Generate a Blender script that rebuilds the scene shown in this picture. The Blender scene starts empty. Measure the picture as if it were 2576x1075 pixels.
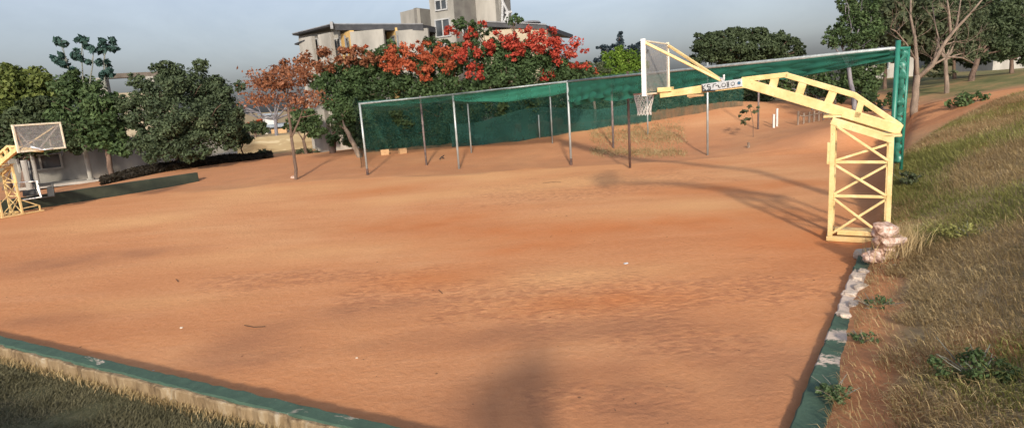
import bpy, bmesh, math, random
import numpy as np
from mathutils import Vector, Matrix, noise
random.seed(7); rng = np.random.default_rng(7)
PI = math.pi
scn = bpy.context.scene
COL = scn.collection

# ------------------------------------------------------------------ camera
F_PX, PITCH, ROLL, CAM_H = 1490.0, math.radians(11.3), math.radians(3.83), 3.2
Fw = np.array([0, math.cos(PITCH), -math.sin(PITCH)])
R0 = np.array([1.0, 0, 0]); U0 = np.cross(R0, Fw)
Rt = math.cos(ROLL)*R0 - math.sin(ROLL)*U0
Up = np.cross(Rt, Fw)
cam = bpy.data.cameras.new('camera'); camo = bpy.data.objects.new('camera', cam); COL.objects.link(camo)
cam.sensor_width = 36; cam.lens = 36*F_PX/2576; cam.clip_end = 3000; cam.clip_start = 0.05
camo.matrix_world = Matrix(((Rt[0], Up[0], -Fw[0], 0), (Rt[1], Up[1], -Fw[1], 0), (Rt[2], Up[2], -Fw[2], CAM_H), (0, 0, 0, 1)))
scn.camera = camo
def at(u, v, w):
    """survey point: direction measured in the picture, distance w along the view axis"""
    d = Fw + Rt*(u-1288)/F_PX - Up*(v-537.5)/F_PX
    return Vector((0, 0, CAM_H)) + Vector(d)*w

# ------------------------------------------------------------------ materials
def newmat(name):
    m = bpy.data.materials.new(name); m.use_nodes = True
    nt = m.node_tree; b = nt.nodes['Principled BSDF']; b.inputs['Roughness'].default_value = .8
    return m, nt, b
def N(nt, typ, **kw):
    n = nt.nodes.new(typ)
    for k, v in kw.items():
        if k in n.inputs: n.inputs[k].default_value = v
        else: setattr(n, k, v)
    return n
def ramp(nt, fac, stops):
    r = nt.nodes.new('ShaderNodeValToRGB'); el = r.color_ramp.elements
    while len(el) < len(stops): el.new(.5)
    for e, (p, c) in zip(el, stops):
        e.position = p; e.color = (*c, 1) if len(c) == 3 else c
    nt.links.new(fac, r.inputs[0]); return r.outputs[0]
def mix(nt, fac, a, b, mode='MIX'):
    m = nt.nodes.new('ShaderNodeMix'); m.data_type = 'RGBA'; m.blend_type = mode
    for s, x in ((m.inputs[0], fac), (m.inputs[6], a), (m.inputs[7], b)):
        if hasattr(x, 'is_output'): nt.links.new(x, s)
        elif isinstance(x, (int, float)): s.default_value = x
        else: s.default_value = (*x, 1)
    return m.outputs[2]
def coord(nt, scale=(1, 1, 1), rot=0, kind='Object'):
    tc = nt.nodes.new('ShaderNodeTexCoord'); mp = nt.nodes.new('ShaderNodeMapping')
    mp.inputs['Scale'].default_value = scale; mp.inputs['Rotation'].default_value = (0, 0, rot)
    nt.links.new(tc.outputs[kind], mp.inputs[0]); return mp.outputs[0]
def nz(nt, vec, scale, detail=4, rough=.6, dist=0):
    n = nt.nodes.new('ShaderNodeTexNoise'); n.inputs['Scale'].default_value = scale
    n.inputs['Detail'].default_value = detail; n.inputs['Roughness'].default_value = rough; n.inputs['Distortion'].default_value = dist
    nt.links.new(vec, n.inputs['Vector']); return n.outputs['Fac']
def bump(nt, b, h, strength=.5, dist=.02):
    n = nt.nodes.new('ShaderNodeBump'); n.inputs['Strength'].default_value = strength; n.inputs['Distance'].default_value = dist
    nt.links.new(h, n.inputs['Height']); nt.links.new(n.outputs[0], b.inputs['Normal'])
def simple(name, c1, c2=None, scale=6, rough=.8, bstr=.2, metal=0, aniso=(1, 1, 1), lo=.35, hi=.65, bd=.01):
    m, nt, b = newmat(name); v = coord(nt, aniso)
    f = nz(nt, v, scale, 5)
    nt.links.new(ramp(nt, f, [(lo, c1), (hi, c2 or c1)]), b.inputs['Base Color'])
    b.inputs['Roughness'].default_value = rough; b.inputs['Metallic'].default_value = metal
    if bstr: bump(nt, b, nz(nt, v, scale*5, 3), bstr, bd)
    return m
def leafmat(name, c1, c2, c3=None, transl=.25):
    """colour varies leaf by leaf through the 'tone' attribute and in clumps through noise"""
    m, nt, b = newmat(name)
    a = N(nt, 'ShaderNodeAttribute', attribute_name='tone')
    v = coord(nt); f = nz(nt, v, .9, 3)
    ad = N(nt, 'ShaderNodeMath', operation='MULTIPLY_ADD'); nt.links.new(a.outputs['Fac'], ad.inputs[0]); ad.inputs[1].default_value = .6
    sb = N(nt, 'ShaderNodeMath', operation='SUBTRACT'); nt.links.new(f, sb.inputs[0]); sb.inputs[1].default_value = .3
    nt.links.new(sb.outputs[0], ad.inputs[2])
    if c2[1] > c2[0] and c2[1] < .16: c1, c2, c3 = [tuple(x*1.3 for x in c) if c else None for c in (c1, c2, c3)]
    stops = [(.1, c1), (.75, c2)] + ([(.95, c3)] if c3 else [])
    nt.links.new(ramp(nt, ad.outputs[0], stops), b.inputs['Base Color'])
    b.inputs['Roughness'].default_value = .65
    b.inputs['Specular IOR Level'].default_value = .25
    tr = N(nt, 'ShaderNodeBsdfTranslucent'); ms = N(nt, 'ShaderNodeMixShader'); ms.inputs[0].default_value = transl
    nt.links.new(b.inputs['Base Color'].links[0].from_socket, tr.inputs[0])
    out = nt.nodes['Material Output']
    nt.links.new(b.outputs[0], ms.inputs[1]); nt.links.new(tr.outputs[0], ms.inputs[2]); nt.links.new(ms.outputs[0], out.inputs[0])
    return m
def netmat(name, col, cover, vary=.2, fine=1):
    m, nt, b = newmat(name)
    b.inputs['Base Color'].default_value = (*col, 1); b.inputs['Roughness'].default_value = .9
    tp = N(nt, 'ShaderNodeBsdfTransparent'); ms = N(nt, 'ShaderNodeMixShader')
    f = nz(nt, coord(nt, (1, 1, .35)), 1.3*fine, 4)
    mr = N(nt, 'ShaderNodeMapRange'); nt.links.new(f, mr.inputs[0]); mr.inputs[1].default_value = .3; mr.inputs[2].default_value = .7
    mr.inputs[3].default_value = cover-vary; mr.inputs[4].default_value = min(1, cover+vary)
    nt.links.new(mr.outputs[0], ms.inputs[0])
    nt.links.new(tp.outputs[0], ms.inputs[1]); nt.links.new(b.outputs[0], ms.inputs[2])
    nt.links.new(ms.outputs[0], nt.nodes['Material Output'].inputs[0])
    return m

M = {}
m, nt, b = newmat('pale_yellow_paint'); v = coord(nt); f1 = nz(nt, v, 5, 5); f2 = nz(nt, v, 26, 5, .7)
yb = ramp(nt, f1, [(.3, (.60, .42, .17)), (.55, (.70, .52, .24)), (.7, (.76, .60, .33))]); yb = mix(nt, ramp(nt, f2, [(.63, (0, 0, 0)), (.69, (1, 1, 1))]), yb, (.30, .16, .07))
sx = N(nt, 'ShaderNodeSeparateXYZ'); nt.links.new(v, sx.inputs[0]); dz = N(nt, 'ShaderNodeMapRange'); nt.links.new(sx.outputs[2], dz.inputs[0]); dz.inputs[1].default_value = .45; dz.inputs[2].default_value = 0; dz.inputs[3].default_value = 0; dz.inputs[4].default_value = .55
dd_ = N(nt, 'ShaderNodeMath', operation='MULTIPLY'); nt.links.new(dz.outputs[0], dd_.inputs[0]); nt.links.new(f1, dd_.inputs[1])
nt.links.new(mix(nt, dd_.outputs[0], yb, (.50, .26, .12)), b.inputs['Base Color']); b.inputs['Roughness'].default_value = .5; bump(nt, b, f2, .3, .006); M['yellow'] = m
M['board_frame'] = simple('cream_paint', (.72, .62, .45), (.85, .78, .62), 9, .4, .1)
M['white'] = simple('white_paint', (.80, .80, .78), (.88, .88, .86), 6, .3, .05)
M['chrome'] = simple('chrome', (.72, .72, .73), (.85, .85, .85), 5, .22, 0, .55)
M['chrome_dark'] = simple('dark_steel', (.05, .05, .055), (.1, .1, .1), 5, .35, 0, .8)
M['blue_cap'] = simple('blue_cap', (.03, .10, .18), None, 5, .3, 0)
M['black'] = simple('black_plastic', (.012, .012, .013), (.03, .03, .03), 5, .45, .1)
M['net_cord'] = simple('net_cord', (.50, .45, .42), (.66, .6, .55), 20, .9, 0)
M['orange_rim'] = simple('rusty_orange_rim', (.30, .12, .07), (.38, .17, .1), 20, .6, .1)
M['silver'] = simple('galvanised_steel', (.30, .33, .33), (.46, .49, .48), 8, .45, .1, .4, aniso=(1, 1, .3))
M['rust'] = simple('rusty_steel', (.055, .035, .032), (.14, .075, .055), 5, .8, .3)
M['rust_grey'] = simple('grey_rusted_steel', (.10, .08, .08), (.22, .17, .16), 4, .7, .2)
M['green_pipe'] = simple('green_paint', (.02, .14, .10), (.03, .20, .14), 6, .4, .1)
M['net_band'] = netmat('green_net_folded', (.012, .12, .078), .80, .18)
M['net_roof'] = netmat('green_net_roof', (.008, .085, .055), .55, .25)
M['net_back'] = netmat('green_net_back', (.008, .062, .045), .42, .2, 2.5)
M['net_low'] = netmat('green_net_doubled', (.008, .058, .045), .80, .15)
# bundle with pale scuffs
m, nt, b = newmat('green_net_bundle'); v = coord(nt, (1, 1, .6))
f = nz(nt, v, 5, 5, .65, 1.2)
nt.links.new(ramp(nt, f, [(.3, (.008, .06, .045)), (.50, (.012, .12, .08)), (.58, (.05, .22, .17)), (.66, (.30, .42, .37))]), b.inputs['Base Color'])
bump(nt, b, f, .6, .05); M['bundle'] = m
M['bark'] = simple('brown_bark', (.08, .05, .035), (.17, .11, .08), 7, .9, .6, aniso=(1, 1, .25), bd=.03)
M['bark_pale'] = simple('pale_bark', (.13, .095, .07), (.27, .20, .15), 5, .9, .5, aniso=(1, 1, .25), bd=.03)
M['bark_grey'] = simple('grey_bark', (.13, .12, .13), (.24, .22, .235), 5, .9, .4, aniso=(1, 1, .25), bd=.03)
M['bark_orange'] = simple('sunlit_orange_bark', (.25, .11, .05), (.38, .18, .08), 5, .9, .4, aniso=(1, 1, .25), bd=.03)
M['stem'] = simple('thin_stem', (.12, .13, .11), (.2, .2, .17), 9, .9, .1)
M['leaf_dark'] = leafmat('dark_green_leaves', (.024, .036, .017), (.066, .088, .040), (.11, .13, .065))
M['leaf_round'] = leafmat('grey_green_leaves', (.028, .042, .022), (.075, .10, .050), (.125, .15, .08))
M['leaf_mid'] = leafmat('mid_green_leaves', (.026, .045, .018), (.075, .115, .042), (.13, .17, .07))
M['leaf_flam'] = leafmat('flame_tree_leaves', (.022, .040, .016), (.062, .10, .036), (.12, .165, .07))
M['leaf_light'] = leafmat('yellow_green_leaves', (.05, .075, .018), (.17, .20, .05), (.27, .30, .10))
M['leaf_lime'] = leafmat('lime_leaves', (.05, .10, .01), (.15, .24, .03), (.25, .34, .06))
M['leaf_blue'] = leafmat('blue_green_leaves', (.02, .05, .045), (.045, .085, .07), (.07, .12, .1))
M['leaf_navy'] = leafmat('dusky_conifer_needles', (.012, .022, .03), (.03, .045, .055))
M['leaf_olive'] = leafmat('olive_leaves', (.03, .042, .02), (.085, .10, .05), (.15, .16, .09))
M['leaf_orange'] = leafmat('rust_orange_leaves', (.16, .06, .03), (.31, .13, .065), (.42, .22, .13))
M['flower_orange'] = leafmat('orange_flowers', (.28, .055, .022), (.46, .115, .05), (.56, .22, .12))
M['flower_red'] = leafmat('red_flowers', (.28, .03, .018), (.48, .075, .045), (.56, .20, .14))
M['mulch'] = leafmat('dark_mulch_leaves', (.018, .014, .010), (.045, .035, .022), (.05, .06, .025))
M['straw'] = leafmat('dry_straw', (.34, .245, .12), (.56, .43, .235), (.70, .57, .36), .3)
M['grass_bank'] = leafmat('green_grass_blades', (.19, .20, .06), (.36, .35, .12), (.50, .46, .20), .3)
M['grass_dark'] = leafmat('short_dark_grass', (.085, .080, .042), (.17, .155, .09), (.27, .22, .14), .15)
M['weed'] = leafmat('weed_leaves', (.04, .07, .03), (.10, .15, .065), (.26, .29, .17))
M['concrete'] = simple('grey_concrete', (.21, .20, .18), (.35, .33, .295), .7, .9, .25, aniso=(1, 1, .4))
M['concrete_pale'] = simple('pale_concrete', (.25, .235, .21), (.41, .385, .345), .8, .9, .15, aniso=(1, 1, .3))
M['concrete_dark_and_shaded'] = simple('dark_and_shaded_concrete', (.13, .12, .11), (.19, .18, .16), 1.5, .9, .2)
M['ochre_wall'] = simple('ochre_painted_wall', (.58, .37, .13), (.66, .44, .18), 1.5, .85, .1)
M['beige_wall'] = simple('beige_wall', (.36, .30, .21), (.44, .37, .27), 1.5, .9, .1)
M['roof_dark'] = simple('dark_sheet_roof', (.022, .023, .028), (.045, .045, .05), 3, .6, .15)
M['roof_edge'] = simple('roof_edge_metal', (.15, .15, .16), (.24, .24, .25), 3, .5, .1)
M['beam_brown'] = simple('weathered_brown_beam', (.10, .08, .065), (.17, .14, .115), 3, .9, .2)
M['glass'] = simple('window_glass', (.03, .035, .04), (.09, .10, .11), .8, .12, 0)
M['frame_white'] = simple('white_window_frame', (.33, .33, .33), (.42, .42, .42), 3, .6, 0)
M['wall_white'] = simple('whitewashed_wall', (.50, .49, .47), (.62, .61, .58), 1, .9, .1)
M['roof_blue'] = simple('blue_grey_sheet_roof', (.20, .24, .29), (.30, .34, .39), 2, .6, .1)
M['crate'] = simple('orange_wood', (.42, .25, .12), (.5, .32, .17), 4, .8, .1)
M['green_wall'] = simple('dark_green_painted_wall', (.022, .032, .022), (.045, .055, .036), 1.3, .85, .2)
M['twig'] = simple('dark_leaf_litter', (.03, .02, .012), (.09, .055, .03), 20, .9, 0)
M['pebble'] = simple('pale_pebble', (.5, .42, .33), (.62, .55, .45), 20, .9, 0)
M['paper'] = simple('grey_foil_scrap', (.35, .36, .37), (.6, .6, .6), 20, .5, 0)
M['skin'] = simple('skin', (.30, .16, .10), (.36, .2, .13), 10, .6, 0)
M['cloth'] = simple('blue_shirt', (.08, .11, .2), (.1, .14, .24), 10, .9, 0)
M['trousers'] = simple('dark_trousers', (.03, .03, .04), None, 10, .9, 0)
M['hair'] = simple('black_hair', (.01, .01, .01), None, 10, .6, 0)
# tan wall with patches
m, nt, b = newmat('tan_block_wall'); v = coord(nt, (.35, .35, 1.6)); f = nz(nt, v, 1.2, 3, .5, .6)
nt.links.new(ramp(nt, f, [(.40, (.26, .185, .10)), (.47, (.33, .25, .145)), (.60, (.36, .28, .165)), (.64, (.47, .39, .26))]), b.inputs['Base Color']); bump(nt, b, nz(nt, v, 8), .3, .03); M['tan'] = m
# glass backboard
m, nt, b = newmat('backboard_acrylic'); b.inputs['Base Color'].default_value = (.42, .41, .40, 1); b.inputs['Roughness'].default_value = .25
tp = N(nt, 'ShaderNodeBsdfTransparent'); tp.inputs[0].default_value = (.93, .92, .93, 1); ms = N(nt, 'ShaderNodeMixShader')
f = nz(nt, coord(nt), 9, 5, .7)
mr = N(nt, 'ShaderNodeMapRange'); nt.links.new(f, mr.inputs[0]); mr.inputs[1].default_value = .35; mr.inputs[2].default_value = .7; mr.inputs[3].default_value = .22; mr.inputs[4].default_value = .50
nt.links.new(mr.outputs[0], ms.inputs[0]); nt.links.new(tp.outputs[0], ms.inputs[1]); nt.links.new(b.outputs[0], ms.inputs[2]); nt.links.new(ms.outputs[0], nt.nodes['Material Output'].inputs[0]); M['acrylic'] = m
# kerbs
def kerbmat(name, patch):
    m, nt, b = newmat(name); v = coord(nt)
    f = nz(nt, v, 7, 5); g = ramp(nt, f, [(.3, (.042, .082, .056)), (.7, (.068, .125, .085))])
    p = nz(nt, v, 2.4 if patch else 1.1, 6, .75, .5)
    if patch:
        dp = N(nt, 'ShaderNodeVectorMath', operation='DOT_PRODUCT'); nt.links.new(v, dp.inputs[0]); dp.inputs[1].default_value = (.5793, .8151, 0)
        ma = N(nt, 'ShaderNodeMath', operation='MULTIPLY_ADD'); nt.links.new(p, ma.inputs[0]); ma.inputs[1].default_value = 1.6; nt.links.new(dp.outputs['Value'], ma.inputs[2])
        mr = N(nt, 'ShaderNodeMapRange'); nt.links.new(ma.outputs[0], mr.inputs[0]); mr.inputs[1].default_value = 5.354+.8; mr.inputs[2].default_value = 5.354+7.8
        K, W_ = (0, 0, 0), (1, 1, 1)
        msk = ramp(nt, mr.outputs[0], [(0, K), (.20, K), (.215, W_), (.235, W_), (.25, K), (.30, K), (.315, W_), (.35, W_), (.37, K), (.44, K), (.46, W_), (.74, W_), (.76, K), (.86, K), (.88, W_)])
    else: msk = ramp(nt, p, [(.0, (0, 0, 0)), (.60, (0, 0, 0)), (.66, (1, 1, 1))])
    nt.links.new(mix(nt, msk, g, (.62, .50, .41)), b.inputs['Base Color'])
    bump(nt, b, nz(nt, v, 30), .35, .02); return m
M['kerb_green'] = kerbmat('worn_green_kerb_paint', 0)
M['kerb_patchy'] = kerbmat('peeling_green_kerb_paint', 1)
m, nt, b = newmat('earthy_kerb_side'); v = coord(nt, (1, 1, .25), .4); f = nz(nt, v, 6, 6, .7, .8)
nt.links.new(ramp(nt, f, [(.32, (.10, .065, .035)), (.45, (.24, .165, .09)), (.6, (.34, .25, .15)), (.72, (.46, .40, .31))]), b.inputs['Base Color']); bump(nt, b, f, .8, .05); M['kerb_side'] = m
# stone head
M['rubble'] = simple('whitish_masonry', (.46, .36, .28), (.66, .56, .47), 7, .9, .4)
m, nt, b = newmat('pink_stone'); v = coord(nt); f = nz(nt, v, 6, 6, .7, 1.0)
nt.links.new(ramp(nt, f, [(.36, (.17, .08, .05)), (.45, (.40, .25, .18)), (.56, (.58, .43, .36)), (.66, (.72, .62, .56))]), b.inputs['Base Color']); bump(nt, b, nz(nt, v, 9, 5, .7), .5, .02); b.inputs['Roughness'].default_value = .45; M['stone'] = m

# ------------------------------------------------------------------ mesh helpers
class MB:
    def __init__(s): s.v = []; s.f = []
    def add(s, vs, fs):
        o = len(s.v); s.v += [tuple(p) for p in vs]; s.f += [tuple(i+o for i in f) for f in fs]; return s
    def hexa(s, p):  # 8 points: bottom 4, top 4
        return s.add(p, [(3, 2, 1, 0), (4, 5, 6, 7), (0, 1, 5, 4), (1, 2, 6, 5), (2, 3, 7, 6), (3, 0, 4, 7)])
    def box(s, c, size, rz=0):
        c = Vector(c); R = Matrix.Rotation(rz, 3, 'Z'); h = [x/2 for x in size]
        q = [(-1, -1), (1, -1), (1, 1), (-1, 1)]
        return s.hexa([c + R @ Vector((a*h[0], b_*h[1], z*h[2])) for z in (-1, 1) for a, b_ in q])
    def bar(s, p0, p1, w, h, up=(0, 0, 1), w1=None, h1=None):
        p0, p1 = Vector(p0), Vector(p1); d = (p1-p0).normalized(); up = Vector(up)
        if abs(d.dot(up)) > .98: up = Vector((0, 1, 0))
        x = d.cross(up).normalized(); y = x.cross(d); w1 = w1 or w; h1 = h1 or h
        ring = lambda p, w, h: [p - x*w/2 - y*h/2, p + x*w/2 - y*h/2, p + x*w/2 + y*h/2, p - x*w/2 + y*h/2]
        return s.hexa(ring(p0, w, h)+ring(p1, w1, h1))
    def tube(s, pts, rad, n=8, cap=True):
        pts = [Vector(p) for p in pts]
        if not hasattr(rad, '__len__'): rad = [rad]*len(pts)
        vs = []; fs = []; x = None
        for i, p in enumerate(pts):
            d = (pts[min(i+1, len(pts)-1)] - pts[max(i-1, 0)]).normalized()
            if x is None: x = d.orthogonal().normalized()
            x = (x - d*x.dot(d)).normalized(); y = d.cross(x)
            for k in range(n):
                a = 2*PI*k/n; vs.append(p + (x*math.cos(a)+y*math.sin(a))*rad[i])
        for i in range(len(pts)-1):
            for k in range(n):
                a = i*n+k; b_ = i*n+(k+1) % n; fs.append((a, b_, b_+n, a+n))
        if cap: fs.append(tuple(range(n-1, -1, -1))); fs.append(tuple(range((len(pts)-1)*n, len(pts)*n)))
        return s.add(vs, fs)
    def prism(s, plan, z0, z1):
        n = len(plan); f0 = z0 if hasattr(z0, '__len__') else [z0]*n; f1 = z1 if hasattr(z1, '__len__') else [z1]*n
        vs = [(p[0], p[1], f0[i]) for i, p in enumerate(plan)]+[(p[0], p[1], f1[i]) for i, p in enumerate(plan)]
        return s.add(vs, [tuple(range(n-1, -1, -1)), tuple(range(n, 2*n))]+[(i, (i+1) % n, n+(i+1) % n, n+i) for i in range(n)])
    def build(s, name, mat, parent=None, smooth=False, bevel=0):
        me = bpy.data.meshes.new(name); me.from_pydata(s.v, [], s.f); me.update()
        bm = bmesh.new(); bm.from_mesh(me); bmesh.ops.recalc_face_normals(bm, faces=bm.faces)
        bm.to_mesh(me); bm.free()
        if smooth: me.polygons.foreach_set('use_smooth', [True]*len(me.polygons))
        me.materials.append(mat)
        o = bpy.data.objects.new(name, me); COL.objects.link(o)
        if parent: o.parent = parent; o.matrix_parent_inverse = Matrix.Translation(-Vector(parent.location)) if parent.get('wp') else Matrix()
        if bevel:
            b = o.modifiers.new('bevel', 'BEVEL'); b.width = bevel; b.segments = 2; b.limit_method = 'ANGLE'
        return o
def tag(o, label=None, cat=None, group=None, kind=None):
    if label: o['label'] = label
    if cat: o['category'] = cat
    if group: o['group'] = group
    if kind: o['kind'] = kind
    return o
def thing(name, loc, label, cat, group=None, local=False, rz=0):
    """Empty at the thing's base. Parts built in world coordinates unless local"""
    o = bpy.data.objects.new(name, None); COL.objects.link(o); o.location = loc; o.rotation_euler = (0, 0, rz); o.empty_display_size = .2
    if not local: o['wp'] = 1
    return tag(o, label, cat, group)
def leaves(name, P, size, mat, parent=None, normals=None, flat=0, elong=1.8, tone=None):
    """many small rhombic leaves, P = (n,3) centres"""
    n = len(P); P = np.asarray(P, float)
    a = rng.normal(size=(n, 3)); 
    if normals is not None: a = a*.75 + normals*1.1
    a /= np.linalg.norm(a, axis=1)[:, None]+1e-9
    b_ = rng.normal(size=(n, 3)); b_[:, 2] *= (1-flat); b_ -= a*(a*b_).sum(1)[:, None]; b_ /= np.linalg.norm(b_, axis=1)[:, None]+1e-9
    c = np.cross(a, b_); s = size*rng.uniform(.6, 1.35, n)[:, None]
    L = b_*s*elong/2; W = c*s/2
    V = np.stack([P-L, P+W-L*.1+a*s*.12, P+L, P-W-L*.1+a*s*.12], 1).reshape(-1, 3)
    me = bpy.data.meshes.new(name); me.vertices.add(4*n); me.vertices.foreach_set('co', V.ravel())
    me.loops.add(4*n); me.loops.foreach_set('vertex_index', np.arange(4*n)); me.polygons.add(n)
    me.polygons.foreach_set('loop_start', np.arange(0, 4*n, 4)); me.polygons.foreach_set('loop_total', np.full(n, 4))
    t = rng.uniform(0, 1, n) if tone is None else np.clip(tone + rng.uniform(-.25, .25, n), 0, 1)
    at_ = me.attributes.new('tone', 'FLOAT', 'POINT'); at_.data.foreach_set('value', np.repeat(t, 4).astype(np.float32))
    me.update(); me.validate(); me.materials.append(mat)
    o = bpy.data.objects.new(name, me); COL.objects.link(o)
    if parent: o.parent = parent; o.matrix_parent_inverse = Matrix.Translation(-Vector(parent.location)) if parent.get('wp') else Matrix()
    return o
def clumps(blobs, dens, clump=.28, squash=.8, thick=.5, fill=0):
    """blobs: (centre Vector, rx, rz). Leaf centres in sub-clumps spread over and within each blob."""
    Ps = []; Ns = []; Ts = []
    for c, rx, rz in blobs:
        c = np.array(c); nsub = max(5, int(14*(.28/clump)**2*.8)); rs = clump*(rx+rz)/2*1.25
        dirs = rng.normal(size=(nsub, 3)); dirs /= np.linalg.norm(dirs, axis=1)[:, None]
        rr = rng.uniform(.45, .95, nsub)**.7
        subs = c + dirs*rr[:, None]*np.array([rx, rx*.9, rz])
        n = max(20, int(dens*4*PI*rx*rz))
        k = rng.integers(0, nsub, n); d = rng.normal(size=(n, 3)); d /= np.linalg.norm(d, axis=1)[:, None]
        r = rs*rng.uniform(thick, 1.05, n)[:, None]*rng.uniform(.75, 1.25, nsub)[k][:, None]
        p = subs[k] + d*r*np.array([1, 1, squash])
        if fill:
            m_ = int(n*fill); q = rng.normal(size=(m_, 3)); q /= np.linalg.norm(q, axis=1)[:, None]; q = q*(rng.uniform(0, 1, m_)**.4)[:, None]*.92
            Ps.append(c + q*np.array([rx, rx*.9, rz])); qn = q*1.0; qn[:, 2] += .3; Ns.append(qn); Ts.append(rng.uniform(.1, .5, m_))  # inner fill leaves toned darker, crown shade put into their colour
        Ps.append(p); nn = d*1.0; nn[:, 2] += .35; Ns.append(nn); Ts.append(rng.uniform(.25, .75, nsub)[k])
    return np.vstack(Ps), np.vstack(Ns), np.concatenate(Ts)
def limb(mb, p0, p1, r0, r1, wob=.08, n=6, seg=5):
    p0, p1 = Vector(p0), Vector(p1); L = (p1-p0).length; pts = []
    o = Vector((random.uniform(-1, 1), random.uniform(-1, 1), random.uniform(-.3, .6)))*L*wob
    for i in range(seg+1):
        t = i/seg; j = Vector((random.uniform(-1, 1), random.uniform(-1, 1), random.uniform(-1, 1)))*L*.012*(0 < i < seg)
        pts.append(p0.lerp(p1, t) + o*4*t*(1-t) + j)
    mb.tube(pts, [r0+(r1-r0)*i/seg for i in range(seg+1)], n); return pts
def twigs(mb, p, d, r, length, depth, spread=.6, upb=.15):
    d = Vector(d).normalized(); e = Vector(p) + d*length
    pts = limb(mb, p, e, r, r*.6, .05, 5, 3); ends = [pts[-1]]
    if depth > 0:
        for k in range(random.choice((2, 3))):
            nd = (d + Vector((random.uniform(-1, 1), random.uniform(-1, 1), random.uniform(-.6, 1)+upb))*spread).normalized()
            ends += twigs(mb, pts[-1] if k else pts[2], nd, r*.6, length*random.uniform(.6, .85), depth-1, spread, upb)
    return ends

# ------------------------------------------------------------------ terrain
K1a = np.array([-7.73, 8.40]); K1b = np.array([-1.13, 5.10]); d1 = (K1b-K1a)/np.linalg.norm(K1b-K1a); n1 = np.array([d1[1], -d1[0]])   # n1 points out of court (towards camera)
if n1 @ (np.array([0, 0])-K1a) < 0: n1 = -n1
K2a = np.array([2.39, 4.87]); K2b = np.array([6.05, 10.02]); d2 = (K2b-K2a)/np.linalg.norm(K2b-K2a); n2 = np.array([d2[1], -d2[0]])
def t_out1(x, y): return (x-K1a[0])*n1[0]+(y-K1a[1])*n1[1]
def t_out2(x, y): return (x-K2a[0])*n2[0]+(y-K2a[1])*n2[1]
def sst(x, a, b): t = np.clip((x-a)/(b-a), 0, 1); return t*t*(3-2*t)
ctrl = []
for u, v, w in [(920, 378, 36), (1100, 372, 34.5), (1250, 358, 34.5), (1400, 330, 36), (1500, 315, 36), (1700, 295, 36), (1850, 258, 38),
                (2000, 320, 31), (2100, 290, 34), (2050, 250, 42), (1560, 385, 29), (400, 432, 32), (230, 458, 34), (130, 485, 29), (600, 398, 38),
                (700, 392, 42), (800, 384, 42), (2300, 270, 24), (2450, 200, 36), (2575, 178, 45), (2350, 305, 22), (2290, 335, 19), (2200, 230, 45), (2380, 236, 32), (2500, 225, 32),
                (2270, 392, 15.5), (2330, 345, 17), (2400, 295, 19.5), (2575, 222, 23), (2450, 262, 20.5), (600, 370, 55), (1288, 300, 60), (2000, 225, 60), (2400, 175, 70),
                (100, 420, 50), (-200, 460, 40)]:
    p = at(u, v, w); ctrl.append(tuple(p))
for x, y in [(-20, 20), (-10, 20), (0, 20), (7, 20), (-18, 24), (-8, 27), (-2.3, 27.4), (2.8, 26.1), (5, 24), (8.9, 26), (0, 12), (-8, 12), (5, 12), (8, 17), (-12, 14), (-15, 28), (3, 9), (-3, 8), (11, 20)]:
    ctrl.append((x, y, 0))
for s_, t_, z_ in [(0, .4, .1), (4, .4, .08), (8, .4, .1), (-1, 2, .75), (3, 2, .7), (7, 2, .75), (0, 4, 1.35), (5, 4, 1.35), (10, 4, 1.5), (2, 8, 2.0), (8, 8, 2.1), (14, 8, 2.2), (5, 14, 2.7), (15, 14, 2.5)]:
    p = K2a + d2*s_ + n2*t_; ctrl.append((p[0], p[1], z_))
C_ = np.array(ctrl)
def _tps(r2): return .5*r2*np.log(r2+1e-9)
A = np.zeros((len(C_)+3,)*2); dd = ((C_[:, None, :2]-C_[None, :, :2])**2).sum(-1)
A[:len(C_), :len(C_)] = _tps(dd) + np.eye(len(C_))*3.0
A[:len(C_), -3] = 1; A[:len(C_), -2:] = C_[:, :2]; A[-3, :len(C_)] = 1; A[-2:, :len(C_)] = C_[:, :2].T
Wt = np.linalg.solve(A, np.concatenate([C_[:, 2], [0, 0, 0]]))
def H(x, y):
    x = np.asarray(x, float); y = np.asarray(y, float); sh = x.shape; xf = x.ravel(); yf = y.ravel(); z = np.zeros_like(xf)
    for i in range(0, len(xf), 20000):
        a = xf[i:i+20000]; b_ = yf[i:i+20000]
        r2 = (a[:, None]-C_[None, :, 0])**2+(b_[:, None]-C_[None, :, 1])**2
        z[i:i+20000] = _tps(r2) @ Wt[:-3] + Wt[-3] + Wt[-2]*a + Wt[-1]*b_
    rr = np.hypot(xf, yf); far = sst(rr, 50, 85)
    z = np.clip(z, -.25, 3.2)*(1-far) + far*(.6+1.8*sst(xf/np.maximum(rr, 1), -.2, .5))
    t1 = t_out1(xf, yf); t2 = t_out2(xf, yf)
    # the flat court
    inc = sst(-t2, -.35, .05)*sst(-t1, -.3, .1)*(1-sst(yf, 24.3, 27.5))*sst(xf, -26, -23)
    ripple = .008*np.sin(xf*.9+yf*.35)*np.sin(yf*.55-xf*.2)
    z = z*(1-inc) + inc*ripple
    # a shallow step down beyond the playing area, under the cage
    z -= .10*sst(yf+.03*xf, 25.6, 26.3)*(1-sst(yf, 28.5, 32))*sst(xf, -6, -2)*(1-sst(xf, 11, 14))
    # lower grass outside the near kerb, then the bank the viewer stands on
    near = sst(t1, .05, .35)*(1-sst(t2, -.3, .6))
    z = z*(1-near) + near*(.0 + 1.6*sst(t1, 1.9, 4.3))
    cn = sst(t1, 1.2, 4.0)*sst(t2, -.3, .6)
    z = z*(1-cn) + cn*1.6
    return z.reshape(sh)
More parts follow.
